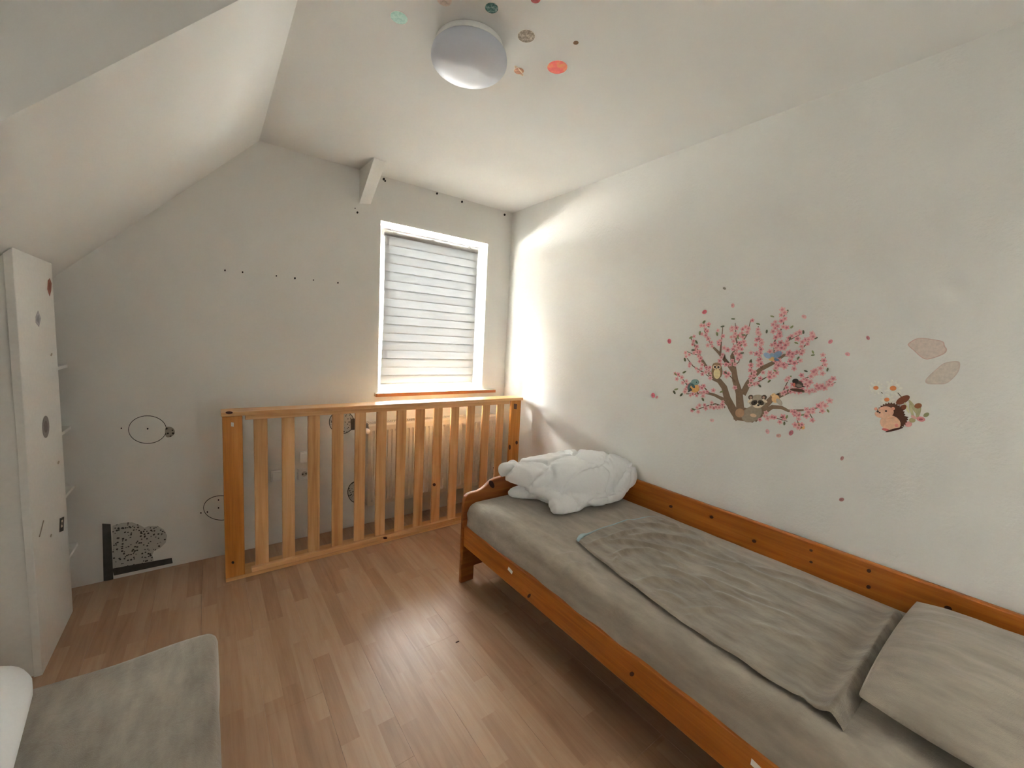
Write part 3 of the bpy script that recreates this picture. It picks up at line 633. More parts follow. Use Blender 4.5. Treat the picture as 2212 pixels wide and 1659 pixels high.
# sockets
for (u0, v0, u1, v1, kind, lab) in [(585,1015,613,1038,'blank','white blank wall plate left of the power socket, behind the slats'),(641,1010,672,1035,'sock','white power socket with round well behind the slatted panel'),(648,974,674,998,'blank','faint white cover plate above the power socket')]:
    a, b_ = bw(u0, v0), bw(u1, v1); cx, cz, hs = (a[0]+b_[0])/2, (a[2]+b_[2])/2, 0.038
    t = thing('wall_socket', lab, 'socket', (cx, YB-0.006, cz-hs))
    box('plate', (cx-hs, YB-0.011, cz-hs), (cx+hs, YB-0.0005, cz+hs), M['plastic'], t, bevel=0.003)
    if kind == 'sock':
        lathe('well', [(0.0005,-0.004),(0.017,-0.004),(0.018,-0.016),(0.022,-0.017),(0.023,-0.010),(0.0005,-0.009)], (cx, YB+0.002, cz), M['plastic'], t, 28, axis=1)
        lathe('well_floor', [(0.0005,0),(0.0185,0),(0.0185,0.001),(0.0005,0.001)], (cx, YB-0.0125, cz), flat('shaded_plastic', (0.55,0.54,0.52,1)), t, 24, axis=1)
        for dx in (-0.0095, 0.0095): lathe('contact_hole', [(0.0005,0),(0.0042,0),(0.0042,0.002),(0.0005,0.002)], (cx+dx, YB-0.0145, cz), M['dark'], t, 10, axis=1)
    else:
        box('cover', (cx-hs+0.01, YB-0.0145, cz-hs+0.01), (cx+hs-0.01, YB-0.011, cz+hs-0.01), M['plastic'], t, bevel=0.0015)

# stickers on the shelf unit's side panel
for pts, c, lab in [([(103,606),(107,601),(111,612),(110,628),(107,640),(102,625)], (110,62,52), 'reddish brown teardrop sticker near the top of the white shelf side'),
      ([(82,671),(88,688),(84,706),(77,697),(77,684)], (140,136,140), 'faint lilac grey drop sticker on the upper shelf side'),
      (E(98.5,922,7.5,24,0,20), (120,114,112), 'grey oval moon sticker halfway down the shelf side')]:
    tag(decal('shelf_sticker', [(pts, c), (inset(pts, 0.55), tuple(int(x*0.82) for x in c))], pp, NPX, None, 0.0008), lab, 'sticker', 'stickers on the shelf side')
tag(decal('shelf_sticker', [([(129,1120),(138,1116),(137,1146),(128,1150)], (46,40,36)), ([(132,1124),(136,1122),(135,1138),(131,1140)], (176,166,150)), (E(133.5,1131,1.4,4), (60,50,44))], pp, NPX, None), 'black and white framed sticker low on the shelf side', 'sticker', 'stickers on the shelf side')
tag(decal('shelf_sticker', [([(93,1124),(95,1124),(86,1160),(84,1160)], (120,112,100))], pp, NPX, None), 'thin grey slanted mark low on the shelf side', 'sticker', 'stickers on the shelf side')
for (u, v), r_, lab in [((111,766),2.2,'upper small grey scuff dot on the shelf side'),((126,999),2.5,'middle small grey scuff dot on the shelf side edge'),((110,1157),2.2,'lowest small grey scuff dot below the framed sticker')]:
    tag(decal('scuff_dot', [(E(u, v, r_*.7, r_*1.6, 0.3, 10), (140,132,118))], pp, NPX, None), lab, 'mark', 'stickers on the shelf side')

# ------------------------------------------------------------------ radiator
RX0, RX1, RZ0, RZ1, RYF = 0.898, 1.975, 0.172, 0.772, 2.853
rad = thing('radiator', 'cream ribbed panel radiator under the window', 'radiator', (1.43, 2.9, RZ0))
vs, fs = [], []; xs = []
npit = 32; pit = (RX1-RX0-0.03)/npit
prof = [(RX0+0.0, 0.004), (RX0+0.015, 0.0)]
for i in range(npit):
    x = RX0+0.015+i*pit
    prof += [(x+pit*0.18, 0.0), (x+pit*0.34, 0.010), (x+pit*0.66, 0.010), (x+pit*0.82, 0.0)]
prof += [(RX1-0.015, 0.0), (RX1, 0.004)]
zz = [(RZ0, 0), (RZ0+0.030, 0), (RZ0+0.045, 1), (RZ1-0.060, 1), (RZ1-0.045, 0), (RZ1-0.012, 0), (RZ1, 0)]
n = len(prof)
for z, on_ in zz:
    for x, d in prof: vs.append((x, RYF + d*on_ + (0.006 if z >= RZ1 or z <= RZ0 else 0), z))
for a in range(len(zz)-1):
    for b_ in range(n-1): q = a*n+b_; fs.append((q, q+1, q+n+1, q+n))
mk('front_panel', vs, fs, M['radiator'], rad, smooth=False)
box('rear_panel', (RX0+0.01, 2.925, RZ0+0.01), (RX1-0.01, 2.935, RZ1-0.01), M['radiator'], rad)
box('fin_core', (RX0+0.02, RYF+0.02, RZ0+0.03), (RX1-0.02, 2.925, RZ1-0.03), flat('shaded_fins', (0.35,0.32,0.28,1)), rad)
for x0_, x1_ in ((RX0-0.003, RX0), (RX1, RX1+0.003)): box('side_cover', (x0_, RYF+0.004, RZ0+0.01), (x1_, 2.94, RZ1), M['radiator'], rad, bevel=0.001)
gr = [((RX0, RYF+0.006, RZ1), (RX1, RYF+0.014, RZ1+0.006)), ((RX0, 2.932, RZ1), (RX1, 2.940, RZ1+0.006)), ((RX0, 2.893, RZ1), (RX1, 2.899, RZ1+0.006))]
for i in range(66):
    x = RX0+0.004+i*(RX1-RX0-0.010)/65; gr.append(((x-0.0035, RYF+0.014, RZ1+0.001), (x+0.0035, 2.932, RZ1+0.005)))
boxes('top_grille', gr, M['radiator'], rad)
lathe('thermostat_valve', [(0.0005,-0.066),(0.014,-0.064),(0.019,-0.05),(0.020,-0.02),(0.016,0.0),(0.012,0.01),(0.0005,0.01)], (RX0-0.012, 2.895, 0.726), M['plastic'], rad, 24, axis=1)
tube('valve_pipe', [(RX0+0.01, 2.90, 0.726), (RX0-0.012, 2.90, 0.726), (RX0-0.012, 2.93, 0.726), (RX0-0.012, YB-0.001, 0.726)], 0.008, M['metal'], rad, 10)
tube('return_pipe', [(RX0+0.01, 2.90, 0.21), (RX0-0.014, 2.90, 0.21), (RX0-0.016, 2.90, 0.15), (RX0-0.016, 2.92, 0.10), (RX0-0.016, YB-0.001, 0.095)], 0.008, M['metal'], rad, 10)
tube('vent_plug', [(RX1-0.002, 2.89, 0.735), (RX1+0.018, 2.89, 0.735)], 0.008, M['radiator'], rad, 10)

# ------------------------------------------------------------------ slatted wooden panel standing before the radiator
FY = 2.612; FX0, FX1 = 0.052, 2.072
fe = thing('slatted_bed_side', 'pale pine slatted bed side panel standing on edge in front of the radiator', 'bed panel', (1.06, FY+0.07, 0))
box('cap_board', (FX0-0.004, FY-0.004, 0.930), (FX1+0.004, FY+0.132, 0.952), M['pine_x'], fe, bevel=0.003)
box('base_board', (FX0, FY, 0.0), (FX1, FY+0.132, 0.020), M['pine_x'], fe, bevel=0.003)
box('upper_batten', (0.155, FY+0.004, 0.905), (1.945, FY+0.030, 0.9295), M['pine_x'], fe, bevel=0.002)
box('lower_batten', (0.175, FY+0.004, 0.0205), (1.945, FY+0.030, 0.046), M['pine_x'], fe, bevel=0.002)
for x0_, x1_ in ((FX0, 0.142), (1.963, FX1-0.012)):
    box('post', (x0_, FY+0.002, 0.0205), (x1_, FY+0.028, 0.9295), M['pine_post'], fe, bevel=0.003)
sl0 = None
for i in range(13):
    x = 0.195+0.1375*i
    if sl0 is None: sl0 = box('slat', (x, FY+0.0305, 0.0205), (x+0.067, FY+0.048, 0.9295), M['pine'], fe, bevel=0.003); lx = x
    else:
        o = sl0.copy(); col.objects.link(o); o.location = sl0.location + Vector((x-lx, 0, 0))
fp = lambda y: (lambda u, v: on(u, v, 1, y))
def knot(u, v, rx, ry, y, parent, rot=0): return decal('knot', [(E(u, v, rx, ry, rot, 14), M['knot'])], fp(y), NY, parent, 0.0003)
for u, v, rx, ry in [(1128.5,957,3,5),(1100,968,2.6,6),(1113,875,3,6)]: pass
for u, v, rx, ry in [(1116,956,2.6,4.2),(1101,966,2.4,5.5)]: knot(u, v, rx, ry, FY+0.002, fe)
decal('bolt_hole', [([(1110,872),(1117,873),(1116,884),(1110,883)], M['knot'])], fp(FY+0.002), NY, fe, 0.0003)
decal('bolt_hole', [([(499,912),(505,913),(505,922),(499,921)], M['tag'])], fp(FY+0.002), NY, fe, 0.0003)
decal('bolt_hole', [(E(503,1215,3,3,0,12), M['dark'])], fp(FY+0.002), NY, fe, 0.0003)
knot(495, 891.5, 8, 3, FY-0.004, fe); knot(938, 1047, 3.4, 3.2, FY+0.0305, fe)
for u, v in [(903,875),(972,871),(1033,868)]: knot(u, v, 3.2, 2.2, FY+0.004, fe)
knot(832, 1162, 4.5, 2.6, FY, fe)

# ------------------------------------------------------------------ bed
BY = 1.923; BX0 = 1.141; HY = -0.185
bed = thing('bed', 'honey pine single bed with a curved footboard along the right wall', 'bed', (1.62, 0.87, 0))
half = [(BX0,0),(BX0,0.47),(1.144,0.495),(1.152,0.516),(1.167,0.529),(1.19,0.534),(1.215,0.534),(1.238,0.536),(1.262,0.543),(1.285,0.556),(1.305,0.572),(1.325,0.584),(1.35,0.591),(1.40,0.596),(1.495,0.599)]
xm = (BX0+2.115)/2
top = half + [(xm, 0.601)] + [(2*xm-x, z) for x, z in half[::-1]]
foot = top + [(2*xm-1.228, 0.0), (2*xm-1.228, 0.085), (1.228+0.0, 0.085), (1.228, 0.0)]
prism('footboard', foot, 1, BY, BY+0.026, M['honey_x'], bed, bevel=0.006)
prism('headboard', foot, 1, HY-0.026, HY, M['honey_x'], bed, bevel=0.006)
box('side_rail', (1.150, HY, 0.226), (1.174, BY, 0.345), M['honey_y'], bed, bevel=0.004)
box('wall_board', (2.088, HY, 0.300), (2.113, BY, 0.600), M['honey_y'], bed, bevel=0.007, seg=3)
box('slat_base', (1.175, HY+0.01, 0.235), (2.086, BY-0.01, 0.262), M['honey_x'], bed)
fx = lambda x: (lambda u, v: on(u, v, 0, x))
for u, v, rx, ry in [(1449,1094,4,3),(1537,1117,4.4,3.2),(1629,1169,5,3.4),(1752,1214,4,2.5),(1752,1189,4,2.5),(1877,1233,5,4),(1876,1268,5,4),(2048,1314,9,5)]:
    decal('knot', [(E(u, v, rx, ry, 0.4, 14), M['knot'])], fx(2.088), NX, bed, 0.0004)
for u, v, rx, ry in [(1143,1287,3,5),(1365,1456,5,5)]:
    decal('knot', [(E(u, v, rx, ry, 0.6, 14), M['knot'])], fx(1.150), NX, bed, 0.0004)
decal('knot', [(E(1062,1046,5,9,-0.5,14), M['knot'])], fp(BY), NY, bed, 0.0004)

# cloth relief: ridges digitised from creases, dents and a soft random field
def seg_dist(X, Y, a, b):
    d = b-a; L2 = (d**2).sum()+1e-12; t = np.clip(((X-a[0])*d[0]+(Y-a[1])*d[1])/L2, 0, 1)
    return np.hypot(X-(a[0]+t*d[0]), Y-(a[1]+t*d[1])), t
def relief(X, Y, ridges):
    Z = np.zeros_like(X)
    for pts, amp, w in ridges:
        P = [np.array(p) for p in pts]; D = np.full(X.shape, 1e9); T = np.zeros_like(X); n = len(P)-1
        for i in range(n):
            d, t = seg_dist(X, Y, P[i], P[i+1]); mk_ = d < D; D = np.where(mk_, d, D); T = np.where(mk_, (i+t)/n, T)
        taper = np.clip(np.sin(np.pi*np.clip(T*0.9+0.05, 0, 1))*1.5, 0, 1)
        Z += amp*taper*np.exp(-(D/w)**2)
    return Z
_ph = rng.random((60, 4))
def soft(X, Y, f0, f1, amp, ang=None, spread=0.5, n=22, s=0):
    Z = np.zeros_like(X)
    for i in range(n):
        a, b_, c, d = _ph[(i+s) % 60]; th = (ang + (a-0.5)*spread) if ang is not None else a*6.28
        f = f0+(f1-f0)*b_; Z += np.sin(6.2832*(f*(X*math.cos(th)+Y*math.sin(th)) + c) + 1.3*np.sin(3.1*(X+2*Y)+6.28*d))
    return amp*Z/math.sqrt(n)
bedp = lambda u, v: on(u, v, 2, 0.487)[:2]
def px_ridges(lst, ox, oy, k_):
    return [([bedp(ox+u*k_, oy+v*k_) for u, v in pts], amp, w) for pts, amp, w in lst]
SHEET_R = px_ridges([([(800,1045),(850,1005),(910,985),(1000,992)],.007,.010),([(800,1075),(860,1040),(930,1015)],.006,.009),([(760,935),(850,920),(960,895)],.005,.012),
 ([(540,645),(640,715),(760,790),(860,835)],.004,.014),([(990,1010),(1050,1090),(1110,1160),(1160,1205)],.006,.012),([(930,1125),(1010,1095),(1070,1080)],.005,.009),
 ([(1150,590),(1240,635),(1360,690)],.005,.016),([(1240,560),(1300,610),(1360,670)],.004,.012),([(1040,960),(1060,1010),(1120,1040)],.006,.009),([(620,720),(760,800),(900,860)],.003,.012),
 ([(1180,1290),(1260,1270),(1300,1250)],.004,.008),([(1000,1080),(1010,1120)],.004,.008),([(250,560),(400,640),(560,760)],.003,.03)], 980, 940, 0.2803) + \
 px_ridges([([(1150,960),(1165,1020),(1130,1080)],.008,.014),([(1270,1120),(1280,1180),(1240,1230),(1170,1215)],.008,.012),([(430,600),(520,640),(640,720)],.003,.012),([(700,760),(800,840),(900,930)],.003,.016),([(1500,1210),(1600,1170),(1680,1130)],.006,.014)], 1200, 1080, 0.4575)
MX0, MX1, MY0, MY1, MZ = 1.166, 2.070, HY+0.004, BY-0.003, 0.487
def sheet_h(X, Y):
    return MZ + 1.35*relief(X, Y, SHEET_R) + soft(X, Y, 2, 7, 0.0016, 0.3, 1.4) + 0.004*np.sin(3.0*Y+1) - 0.012*np.clip((X-1.9)/0.2, 0, 1)
nx_, ny_ = 84, 190
ys = np.linspace(MY0, MY1, ny_); R_ = 0.045
# cross-section across the bed: side, rounded shoulder, top, rounded shoulder, side
sec = [(0.0, -0.205), (-0.004, -0.19), (-0.006, -0.16), (-0.004, -0.12), (0.0, -0.085), (0.001, -0.06)] + [(R_-R_*math.cos(t), -R_+R_*math.sin(t)) for t in np.linspace(0, math.pi/2, 7)]
xs_top = np.linspace(MX0+R_, MX1-R_, nx_)[1:-1]
offs = [(MX0+a, b_) for a, b_ in sec] + [(x, 0.0) for x in xs_top] + [(MX1-a, b_) for a, b_ in sec[::-1]]
PXs = np.array([o_[0] for o_ in offs]); DZ = np.array([o_[1] for o_ in offs])
XX, YY = np.meshgrid(PXs, ys); ZZ = sheet_h(np.clip(XX, MX0, MX1), YY)
wgt = np.clip(1+DZ/0.06, 0, 1)[None, :]
ZZ = MZ*(1-wgt) + ZZ*wgt + DZ[None, :]
edge_y = np.minimum(YY-MY0, MY1-YY); rnd = np.clip(edge_y/0.04, 0, 1); drop = 0.04*(1-np.sqrt(1-(1-rnd)**2))
drop = np.where(rnd < 1, drop, 0); ZZ = ZZ - drop*np.clip(1+DZ/0.2, 0, 1)[None, :]
side = (1-wgt)*np.where(np.arange(len(PXs))[None, :] < len(PXs)//2, 1, -1)
zrel = DZ[None, :]
XX = XX + side*(soft(YY, zrel+0*YY, 1.5, 5, 0.0035, 0.5, 1.2, s=9) + 0.004*np.sin(YY*9+zrel*30))
hem = np.where(DZ[None, :] < -0.18, 0.012*np.sin(YY*5.2)+0.008*np.sin(YY*13+1), 0); ZZ = ZZ + hem*np.clip((-DZ[None, :]-0.17)/0.03, 0, 1)
vs = np.stack([XX, YY, ZZ], -1).reshape(-1, 3); nc = len(PXs)
fs = [(a*nc+b_, a*nc+b_+1, (a+1)*nc+b_+1, (a+1)*nc+b_) for a in range(ny_-1) for b_ in range(nc-1)]
fs += [tuple(range(nc-1, -1, -1)), tuple((ny_-1)*nc+i for i in range(nc)), tuple([a*nc for a in range(ny_)] + [a*nc+nc-1 for a in range(ny_-1, -1, -1)])]
mat_t = thing('mattress', 'mattress in a taupe grey fitted sheet lying on the pine bed', 'mattress', (1.62, 0.87, 0.265))
ms = mk('fitted_sheet', vs, fs, M['sheet'], mat_t, smooth=True)
for u, v, dx, dz in ((1101, 1228, 0.020, 0.034), (1636, 1652, 0.022, 0.035)):
    p = on(u, v, 0, 1.146)
    mk('care_label', [(1.146, p[1]-dx, p[2]-dz*.55), (1.146, p[1]+dx*.7, p[2]-dz*.35), (1.158, p[1]+dx*.8, p[2]+dz*.5), (1.158, p[1]-dx*.9, p[2]+dz*.3), (1.1445, p[1]-dx, p[2]-dz*.55), (1.1445, p[1]+dx*.7, p[2]-dz*.35), (1.1565, p[1]+dx*.8, p[2]+dz*.5), (1.1565, p[1]-dx*.9, p[2]+dz*.3)],
       BF, M['tag'], mat_t)

# blanket
def poly_at(P, t):
    P = [np.array(p, float) for p in P]; L = np.cumsum([0]+[np.linalg.norm(P[i+1]-P[i]) for i in range(len(P)-1)]); L /= L[-1]
    return np.array([np.interp(t, L, [p[j] for p in P]) for j in range(2)])
left = [(1.358,1.243),(1.318,1.08),(1.278,0.86),(1.243,0.657),(1.230,0.43),(1.222,0.218)]
right = [(1.985,1.205),(1.962,1.10),(1.935,0.90),(1.925,0.72),(1.95,0.45),(1.985,0.222)]
nu, nv = 130, 170
U = np.linspace(0, 1, nu); V = np.linspace(0, 1, nv)
BXY = np.zeros((nv, nu, 2))
for j, v in enumerate(V):
    a, b_ = poly_at(left, v), poly_at(right, v)
    for i, u in enumerate(U):
        p = a*(1-u)+b_*u
        p = p + np.array((0, 0.055*math.sin(math.pi*u)**0.9*(1-v)**6 + 0.006*math.sin(9*u)*(1-v)**4))
        BXY[j, i] = p
BXx, BYy = BXY[..., 0], BXY[..., 1]
BL_R = px_ridges([([(170,520),(330,470),(480,415),(700,350)],.010,.012),([(330,488),(560,488),(800,530),(1050,590),(1300,660)],.012,.013),([(400,650),(560,600),(800,590),(1000,680),(1200,760)],.011,.014),
 ([(600,430),(900,430),(1150,470),(1400,520),(1560,490)],.012,.013),([(720,300),(900,310),(1200,370),(1500,450)],.010,.013),([(1150,520),(1350,620),(1600,720),(1900,800)],.009,.015),([(690,930),(850,905),(1000,935),(1150,970)],.008,.011),
 ([(900,1030),(1050,1090),(1200,1200)],.006,.014),([(1180,1260),(1400,1250),(1640,1240)],.006,.010),([(1000,780),(1250,900),(1480,1020)],.008,.014),([(1300,880),(1600,980),(1900,1100),(2200,1200)],.007,.016),([(1400,760),(1700,900),(2000,1020)],.007,.015),
 ([(1200,1330),(1350,1310)],.004,.008),([(930,250),(1030,290),(1150,340)],.008,.010),([(430,720),(480,660),(470,640)],.006,.009),([(1500,1050),(1700,1130),(2000,1260)],.006,.014)], 1240, 1080, 0.1989) + \
 px_ridges([([(750,250),(900,350),(1100,430),(1350,520)],.006,.016),([(900,330),(1150,400),(1400,470),(1600,530)],.006,.015),([(700,400),(900,500),(1150,600)],.006,.018),([(900,600),(1100,680),(1300,720)],.005,.02),([(620,560),(760,545)],.004,.010)], 1200, 1080, 0.4575)
BH = 1.5*relief(BXx, BYy, BL_R) + soft(BXx, BYy, 3, 10, 0.0022, 1.1, 0.9, s=20) + 0.019
ue, ve = np.minimum(U, 1-U)[None, :], V[:, None]
wid = 0.70
du = np.minimum(U[None, :]*wid, 10); dr = (1-U[None, :])*wid; dn = (1-V[:, None])*1.0; df = V[:, None]*1.0
fall = (0.72+0.28*np.sqrt(np.clip(du/0.008, 0, 1)))*np.clip(dr/0.05, 0, 1)**0.7*np.sqrt(np.clip(dn/0.03, 0, 1))*np.sqrt(np.clip(df/0.010, 0, 1))
roll = 0.020*np.exp(-((dn-0.026)/0.018)**2) - 0.006*np.exp(-((dn-0.075)/0.02)**2)*np.clip(du/0.02, 0, 1)*np.clip(dr/0.08, 0, 1)
BZ = sheet_h(BXx, BYy) + 0.001 + (BH + roll)*fall
vs = np.stack([BXx, BYy, BZ], -1).reshape(-1, 3)
fs = [(a*nu+b_, a*nu+b_+1, (a+1)*nu+b_+1, (a+1)*nu+b_) for a in range(nv-1) for b_ in range(nu-1)]
bk = thing('blanket', 'rumpled taupe fleece blanket spread on the middle of the bed', 'blanket', (1.6, 0.74, 0.49))
mk('fleece', vs, fs, M['blanket'], bk, smooth=True)
edge = [BXY[0, i] for i in range(0, nu-8, 4)]
tube('edge_binding', [(p[0], p[1]+0.002, float(sheet_h(np.array([p[0]]), np.array([p[1]]))[0])+0.010+0.012*math.exp(-((p[0]-1.39)/0.05)**2)) for p in edge], [0.005+0.005*math.exp(-((p[0]-1.385)/0.04)**2) for p in edge], M['binding'], bk, 8)

# grey pillow at the near end
def pillow(name, cx, cy, z0, lx, ly, h, mat, seed, parent=None, yaw=0.0, wr=0.004):
    n = 60; g = np.linspace(-1, 1, n); A, B = np.meshgrid(g, g)
    pin = 0.05
    Xp = A*lx*(1-pin*(B**2)*(np.abs(A)**6)); Yp = B*ly*(1-pin*(A**2)*(np.abs(B)**6))
    prof_ = (np.clip(1-np.abs(A)**2.6, 0, 1)**0.62)*(np.clip(1-np.abs(B)**2.4, 0, 1)**0.62)
    w_ = soft(Xp, Yp, 4, 11, wr, 0.5, 2.0, s=seed)*prof_
    up = np.stack([Xp, Yp, h*0.42+ (h*0.58*prof_ + w_)], -1); lo = np.stack([Xp, Yp, h*0.42 - h*0.42*prof_], -1)
    c, s_ = math.cos(yaw), math.sin(yaw)
    v = np.concatenate([up.reshape(-1, 3), lo.reshape(-1, 3)])
    v = np.stack([cx+v[:, 0]*c-v[:, 1]*s_, cy+v[:, 0]*s_+v[:, 1]*c, z0+v[:, 2]], -1); N = n*n
    f = [(a*n+b_, a*n+b_+1, (a+1)*n+b_+1, (a+1)*n+b_) for a in range(n-1) for b_ in range(n-1)]
    f += [(N+a*n+b_, N+(a+1)*n+b_, N+(a+1)*n+b_+1, N+a*n+b_+1) for a in range(n-1) for b_ in range(n-1)]
    o = mk(name, v, f, mat, parent, smooth=True)
    bm = bmesh.new(); bm.from_mesh(o.data); bmesh.ops.remove_doubles(bm, verts=bm.verts, dist=1e-5); bmesh.ops.recalc_face_normals(bm, faces=bm.faces); bm.to_mesh(o.data); bm.free()
    return o
tag(pillow('pillow', 1.672, 0.022, MZ+0.008, 0.375, 0.205, 0.115, M['sheet'], 5), 'taupe grey pillow at the near end of the bed', 'pillow')

# folded white duvet: puffy layers merged into one skin
def blob(fn, nu_=48, nv_=32):
    v, f = [], []
    for i in range(nv_+1):
        for j in range(nu_): v.append(fn(i/nv_, j/nu_))
    for i in range(nv_):
        for j in range(nu_): f.append((i*nu_+j, i*nu_+(j+1) % nu_, (i+1)*nu_+(j+1) % nu_, (i+1)*nu_+j))
    f += [tuple(range(nu_-1, -1, -1)), tuple(range(nv_*nu_, (nv_+1)*nu_))]
    return v, f
def loft(path, n_exp=2.6):
    """path: list of (centre, half width along w, half height along h, w, h)"""
    def fn(s_, t_):
        k_ = s_*(len(path)-1); i = min(int(k_), len(path)-2); f_ = k_-i; f_ = f_*f_*(3-2*f_)
        a, b_ = path[i], path[i+1]
        c, rw_, rh_ = (np.array(a[0])*(1-f_)+np.array(b_[0])*f_, a[1]*(1-f_)+b_[1]*f_, a[2]*(1-f_)+b_[2]*f_)
        th = 2*math.pi*t_; cx, sz = math.cos(th), math.sin(th)
        w_ = np.array(a[3]); 
        return c + w_*rw_*math.copysign(abs(cx)**(2/n_exp), cx) + np.array((0,0,1))*rh_*math.copysign(abs(sz)**(2/n_exp), sz)
    return blob(fn)
wdir = np.array((-0.25, 0.97, 0)); wdir /= np.linalg.norm(wdir)
parts = []
# main upper body from its left end to the wall
parts.append(loft([((1.352,1.765,0.664),0.02,0.015,wdir),((1.366,1.762,0.663),0.125,0.056,wdir),((1.43,1.745,0.656),0.158,0.070,wdir),((1.53,1.705,0.642),0.190,0.097,wdir),((1.66,1.675,0.626),0.215,0.126,wdir),((1.80,1.662,0.625),0.216,0.138,wdir),((1.95,1.648,0.622),0.200,0.130,wdir),((2.05,1.628,0.620),0.165,0.104,wdir),((2.105,1.61,0.615),0.09,0.06,wdir),((2.119,1.605,0.612),0.03,0.02,wdir)], 2.5))
# lower fold under it
parts.append(loft([((1.50,1.66,0.548),0.05,0.02,wdir),((1.53,1.645,0.548),0.14,0.05,wdir),((1.68,1.63,0.545),0.205,0.056,wdir),((1.86,1.62,0.545),0.200,0.056,wdir),((2.02,1.63,0.545),0.14,0.052,wdir),((2.07,1.63,0.545),0.05,0.03,wdir)]))
# curled front roll
xd = np.array((0.3, 0.95, 0)); xd /= np.linalg.norm(xd)
parts.append(loft([((1.462,1.552,0.532),0.018,0.014,xd),((1.470,1.550,0.532),0.050,0.038,xd),((1.52,1.535,0.534),0.062,0.047,xd),((1.62,1.515,0.536),0.06,0.046,xd),((1.74,1.52,0.54),0.05,0.04,xd)], 2.1))
parts.append(loft([((1.418,1.720,0.585),0.015,0.012,xd),((1.43,1.70,0.588),0.040,0.026,xd),((1.465,1.625,0.592),0.052,0.032,xd),((1.51,1.56,0.575),0.050,0.036,xd),((1.57,1.54,0.56),0.05,0.04,xd)], 2.1))
# tail flap towards the footboard
parts.append(loft([((1.405,1.860,0.512),0.010,0.010,xd),((1.42,1.855,0.515),0.036,0.024,xd),((1.46,1.815,0.524),0.060,0.034,xd),((1.52,1.765,0.54),0.075,0.045,xd),((1.60,1.73,0.555),0.09,0.05,xd)], 2.2))
vs, fs = [], []
for v, f in parts:
    b0 = len(vs); vs += [tuple(p) for p in v]; fs += [tuple(i+b0 for i in q) for q in f]
me = bpy.data.meshes.new('duvet_raw'); me.from_pydata(vs, [], fs); me.update()
bm = bmesh.new(); bm.from_mesh(me); bmesh.ops.recalc_face_normals(bm, faces=bm.faces); bm.to_mesh(me); bm.free()
raw = bpy.data.objects.new('duvet_raw', me); col.objects.link(raw)
md = raw.modifiers.new('r', 'REMESH'); md.mode = 'VOXEL'; md.voxel_size = 0.006
sm_ = raw.modifiers.new('s', 'SMOOTH'); sm_.factor = 0.5; sm_.iterations = 3
dg = bpy.context.evaluated_depsgraph_get(); ev = raw.evaluated_get(dg); me2 = bpy.data.meshes.new_from_object(ev)
bpy.data.objects.remove(raw)
nvt = len(me2.vertices); P = np.empty(nvt*3); me2.vertices.foreach_get('co', P); P = P.reshape(-1, 3)
Nn = np.empty(nvt*3); me2.vertices.foreach_get('normal', Nn); Nn = Nn.reshape(-1, 3)
# quilting seams: wavy lines, puffed between them, with pull creases fanning from the seams
q1 = P[:, 0]*0.94 + P[:, 1]*0.35; q2 = -P[:, 0]*0.35 + P[:, 1]*0.94 + P[:, 2]*0.7
s1 = (q1 + 0.085 + 0.03*np.sin(q2*19))/0.23; s2 = (q2 + 0.026*np.sin(q1*17+1))/0.19
d1 = np.abs(s1-np.round(s1))*0.23; d2 = np.abs(s2-np.round(s2))*0.19
seam = np.minimum(d1, d2)
disp = -0.019*np.exp(-(seam/0.012)**2)
cre = np.sin(q1*112+6*np.sin(q2*17)+3*np.sin(q1*11))*np.exp(-(d2/0.045)**2)*0.0026 + np.sin(q2*105+6*np.sin(q1*15))*np.exp(-(d1/0.045)**2)*0.0022
disp += 1.2*cre + 0.0018*np.sin(q1*31+4*np.sin(q2*12))*np.sin(q2*28+2)
disp *= np.where((P[:, 2] > 0.6) | (P[:, 0] > 1.58), 1.0, 0.4)
disp *= np.clip((P[:, 2]-MZ-0.004)/0.03, 0, 1)
P = P + Nn*disp[:, None]
P[:, 2] = np.maximum(P[:, 2], sheet_h(P[:, 0], P[:, 1])+0.001); P[:, 0] = np.minimum(P[:, 0], np.where(P[:, 2] < 0.603, 2.085, XR-0.004)); P[:, 1] = np.minimum(P[:, 1], BY-0.004)
faces = [tuple(p.vertices) for p in me2.polygons]
tag(mk('duvet', P, faces, M['duvet'], smooth=True), 'folded white quilted duvet at the foot end of the bed', 'duvet')

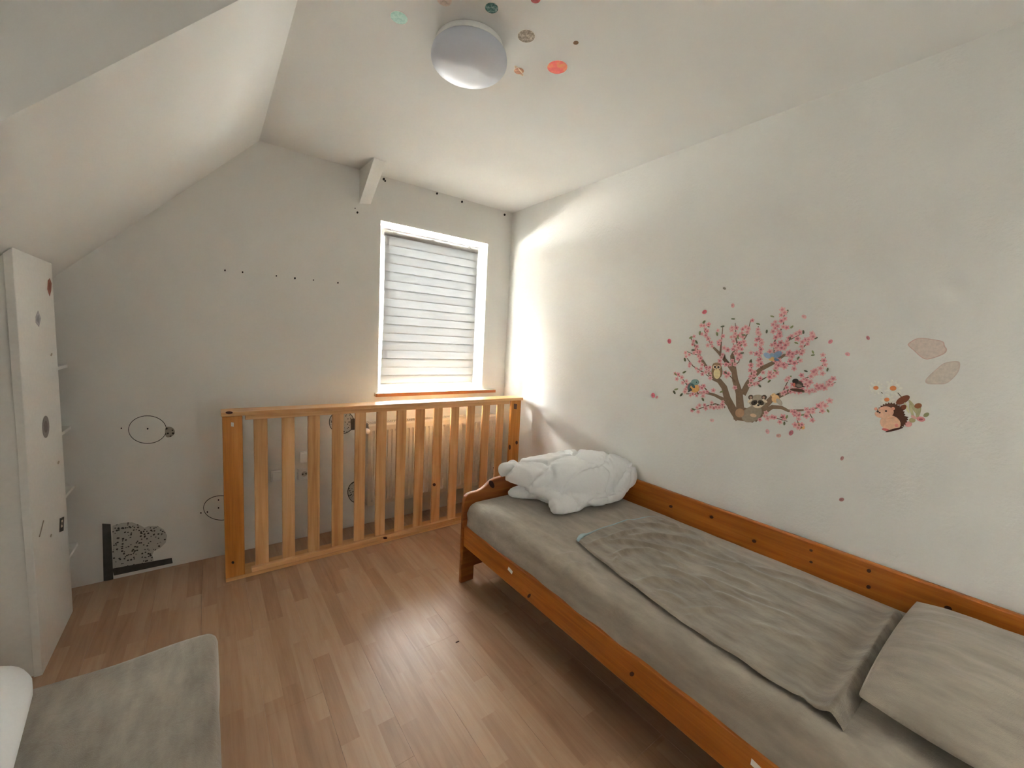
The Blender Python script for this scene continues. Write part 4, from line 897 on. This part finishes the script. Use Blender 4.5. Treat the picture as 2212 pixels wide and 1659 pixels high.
# ------------------------------------------------------------------ seat at the lower left
st = thing('velvet_pouffe', 'grey velvet upholstered seat at the lower left', 'seat', (-0.33, 1.16, 0))
def cushion(name, x0, x1, y0, y1, z0, z1, rad_, mat, parent, amp=0.004, n=46):
    # rounded block whose top puffs slightly
    bm = bmesh.new(); bmesh.ops.create_cube(bm, size=2.0)
    bmesh.ops.subdivide_edges(bm, edges=bm.edges, cuts=n, use_grid_fill=True)
    hx, hy, hz = (x1-x0)/2, (y1-y0)/2, (z1-z0)/2; c = np.array(((x0+x1)/2, (y0+y1)/2, (z0+z1)/2)); vv = []
    for v in bm.verts:
        p = np.array(v.co)*np.array((hx, hy, hz)); inn = np.clip(p, -np.array((hx, hy, hz))+rad_, np.array((hx, hy, hz))-rad_)
        d = p-inn; L = np.linalg.norm(d)
        if L > 1e-9: p = inn + d/L*rad_
        w = amp*(math.sin(9*p[0]+4*p[1])*math.cos(7*p[1]) + 0.7*math.sin(21*p[0]-13*p[1]+8*p[2]))
        p = p + np.array((0, 0, w if p[2] > 0 else 0)) + np.array((w*0.8 if p[0] > hx*.9 else 0, 0, 0)); vv.append(p+c)
    f = [tuple(v.index for v in fc.verts) for fc in bm.faces]; bm.free()
    return mk(name, vv, f, mat, parent, smooth=True)
cushion('seat_cushion', -0.72, 0.004, 0.72, 1.545, 0.20, 0.425, 0.035, M['velvet'], st)
box('base', (-0.69, 0.75, 0.06), (-0.03, 1.515, 0.205), M['velvet'], st, bevel=0.02)
for x in (-0.64, -0.09):
    for y in (0.80, 1.46): lathe('foot', [(0.0005,0),(0.016,0),(0.022,0.062),(0.0005,0.062)], (x, y, 0), M['dark'], st, 14)
def rrect(x0, x1, y0, y1, r, n=7):
    out = []
    for cx, cy, a0 in ((x1-r, y1-r, 0), (x0+r, y1-r, 90), (x0+r, y0+r, 180), (x1-r, y0+r, 270)):
        out += [(cx+r*math.cos(math.radians(a0+90*i/n)), cy+r*math.sin(math.radians(a0+90*i/n))) for i in range(n+1)]
    return out
wc = prism('white_cushion', [(x+0.11*(1.5-y), y) for x, y in rrect(-0.80, -0.375, 1.00, 1.535, 0.10)], 2, 0.434, 0.524, M['duvet'], None, bevel=0.03, smooth=True)
tag(wc, 'white cushion lying on the grey velvet seat at the left edge', 'cushion')
# crumb on the floor
tag(mk('wood_splinter', boxv((-0.008,-0.002,0), (0.008,0.002,0.003)), BF, M['knot']), 'tiny dark splinter lying on the laminate floor', 'debris').location = Vector(on(988, 1387, 2, 0.0))

for o in bpy.data.objects:
    if '_o' in o: del o['_o']
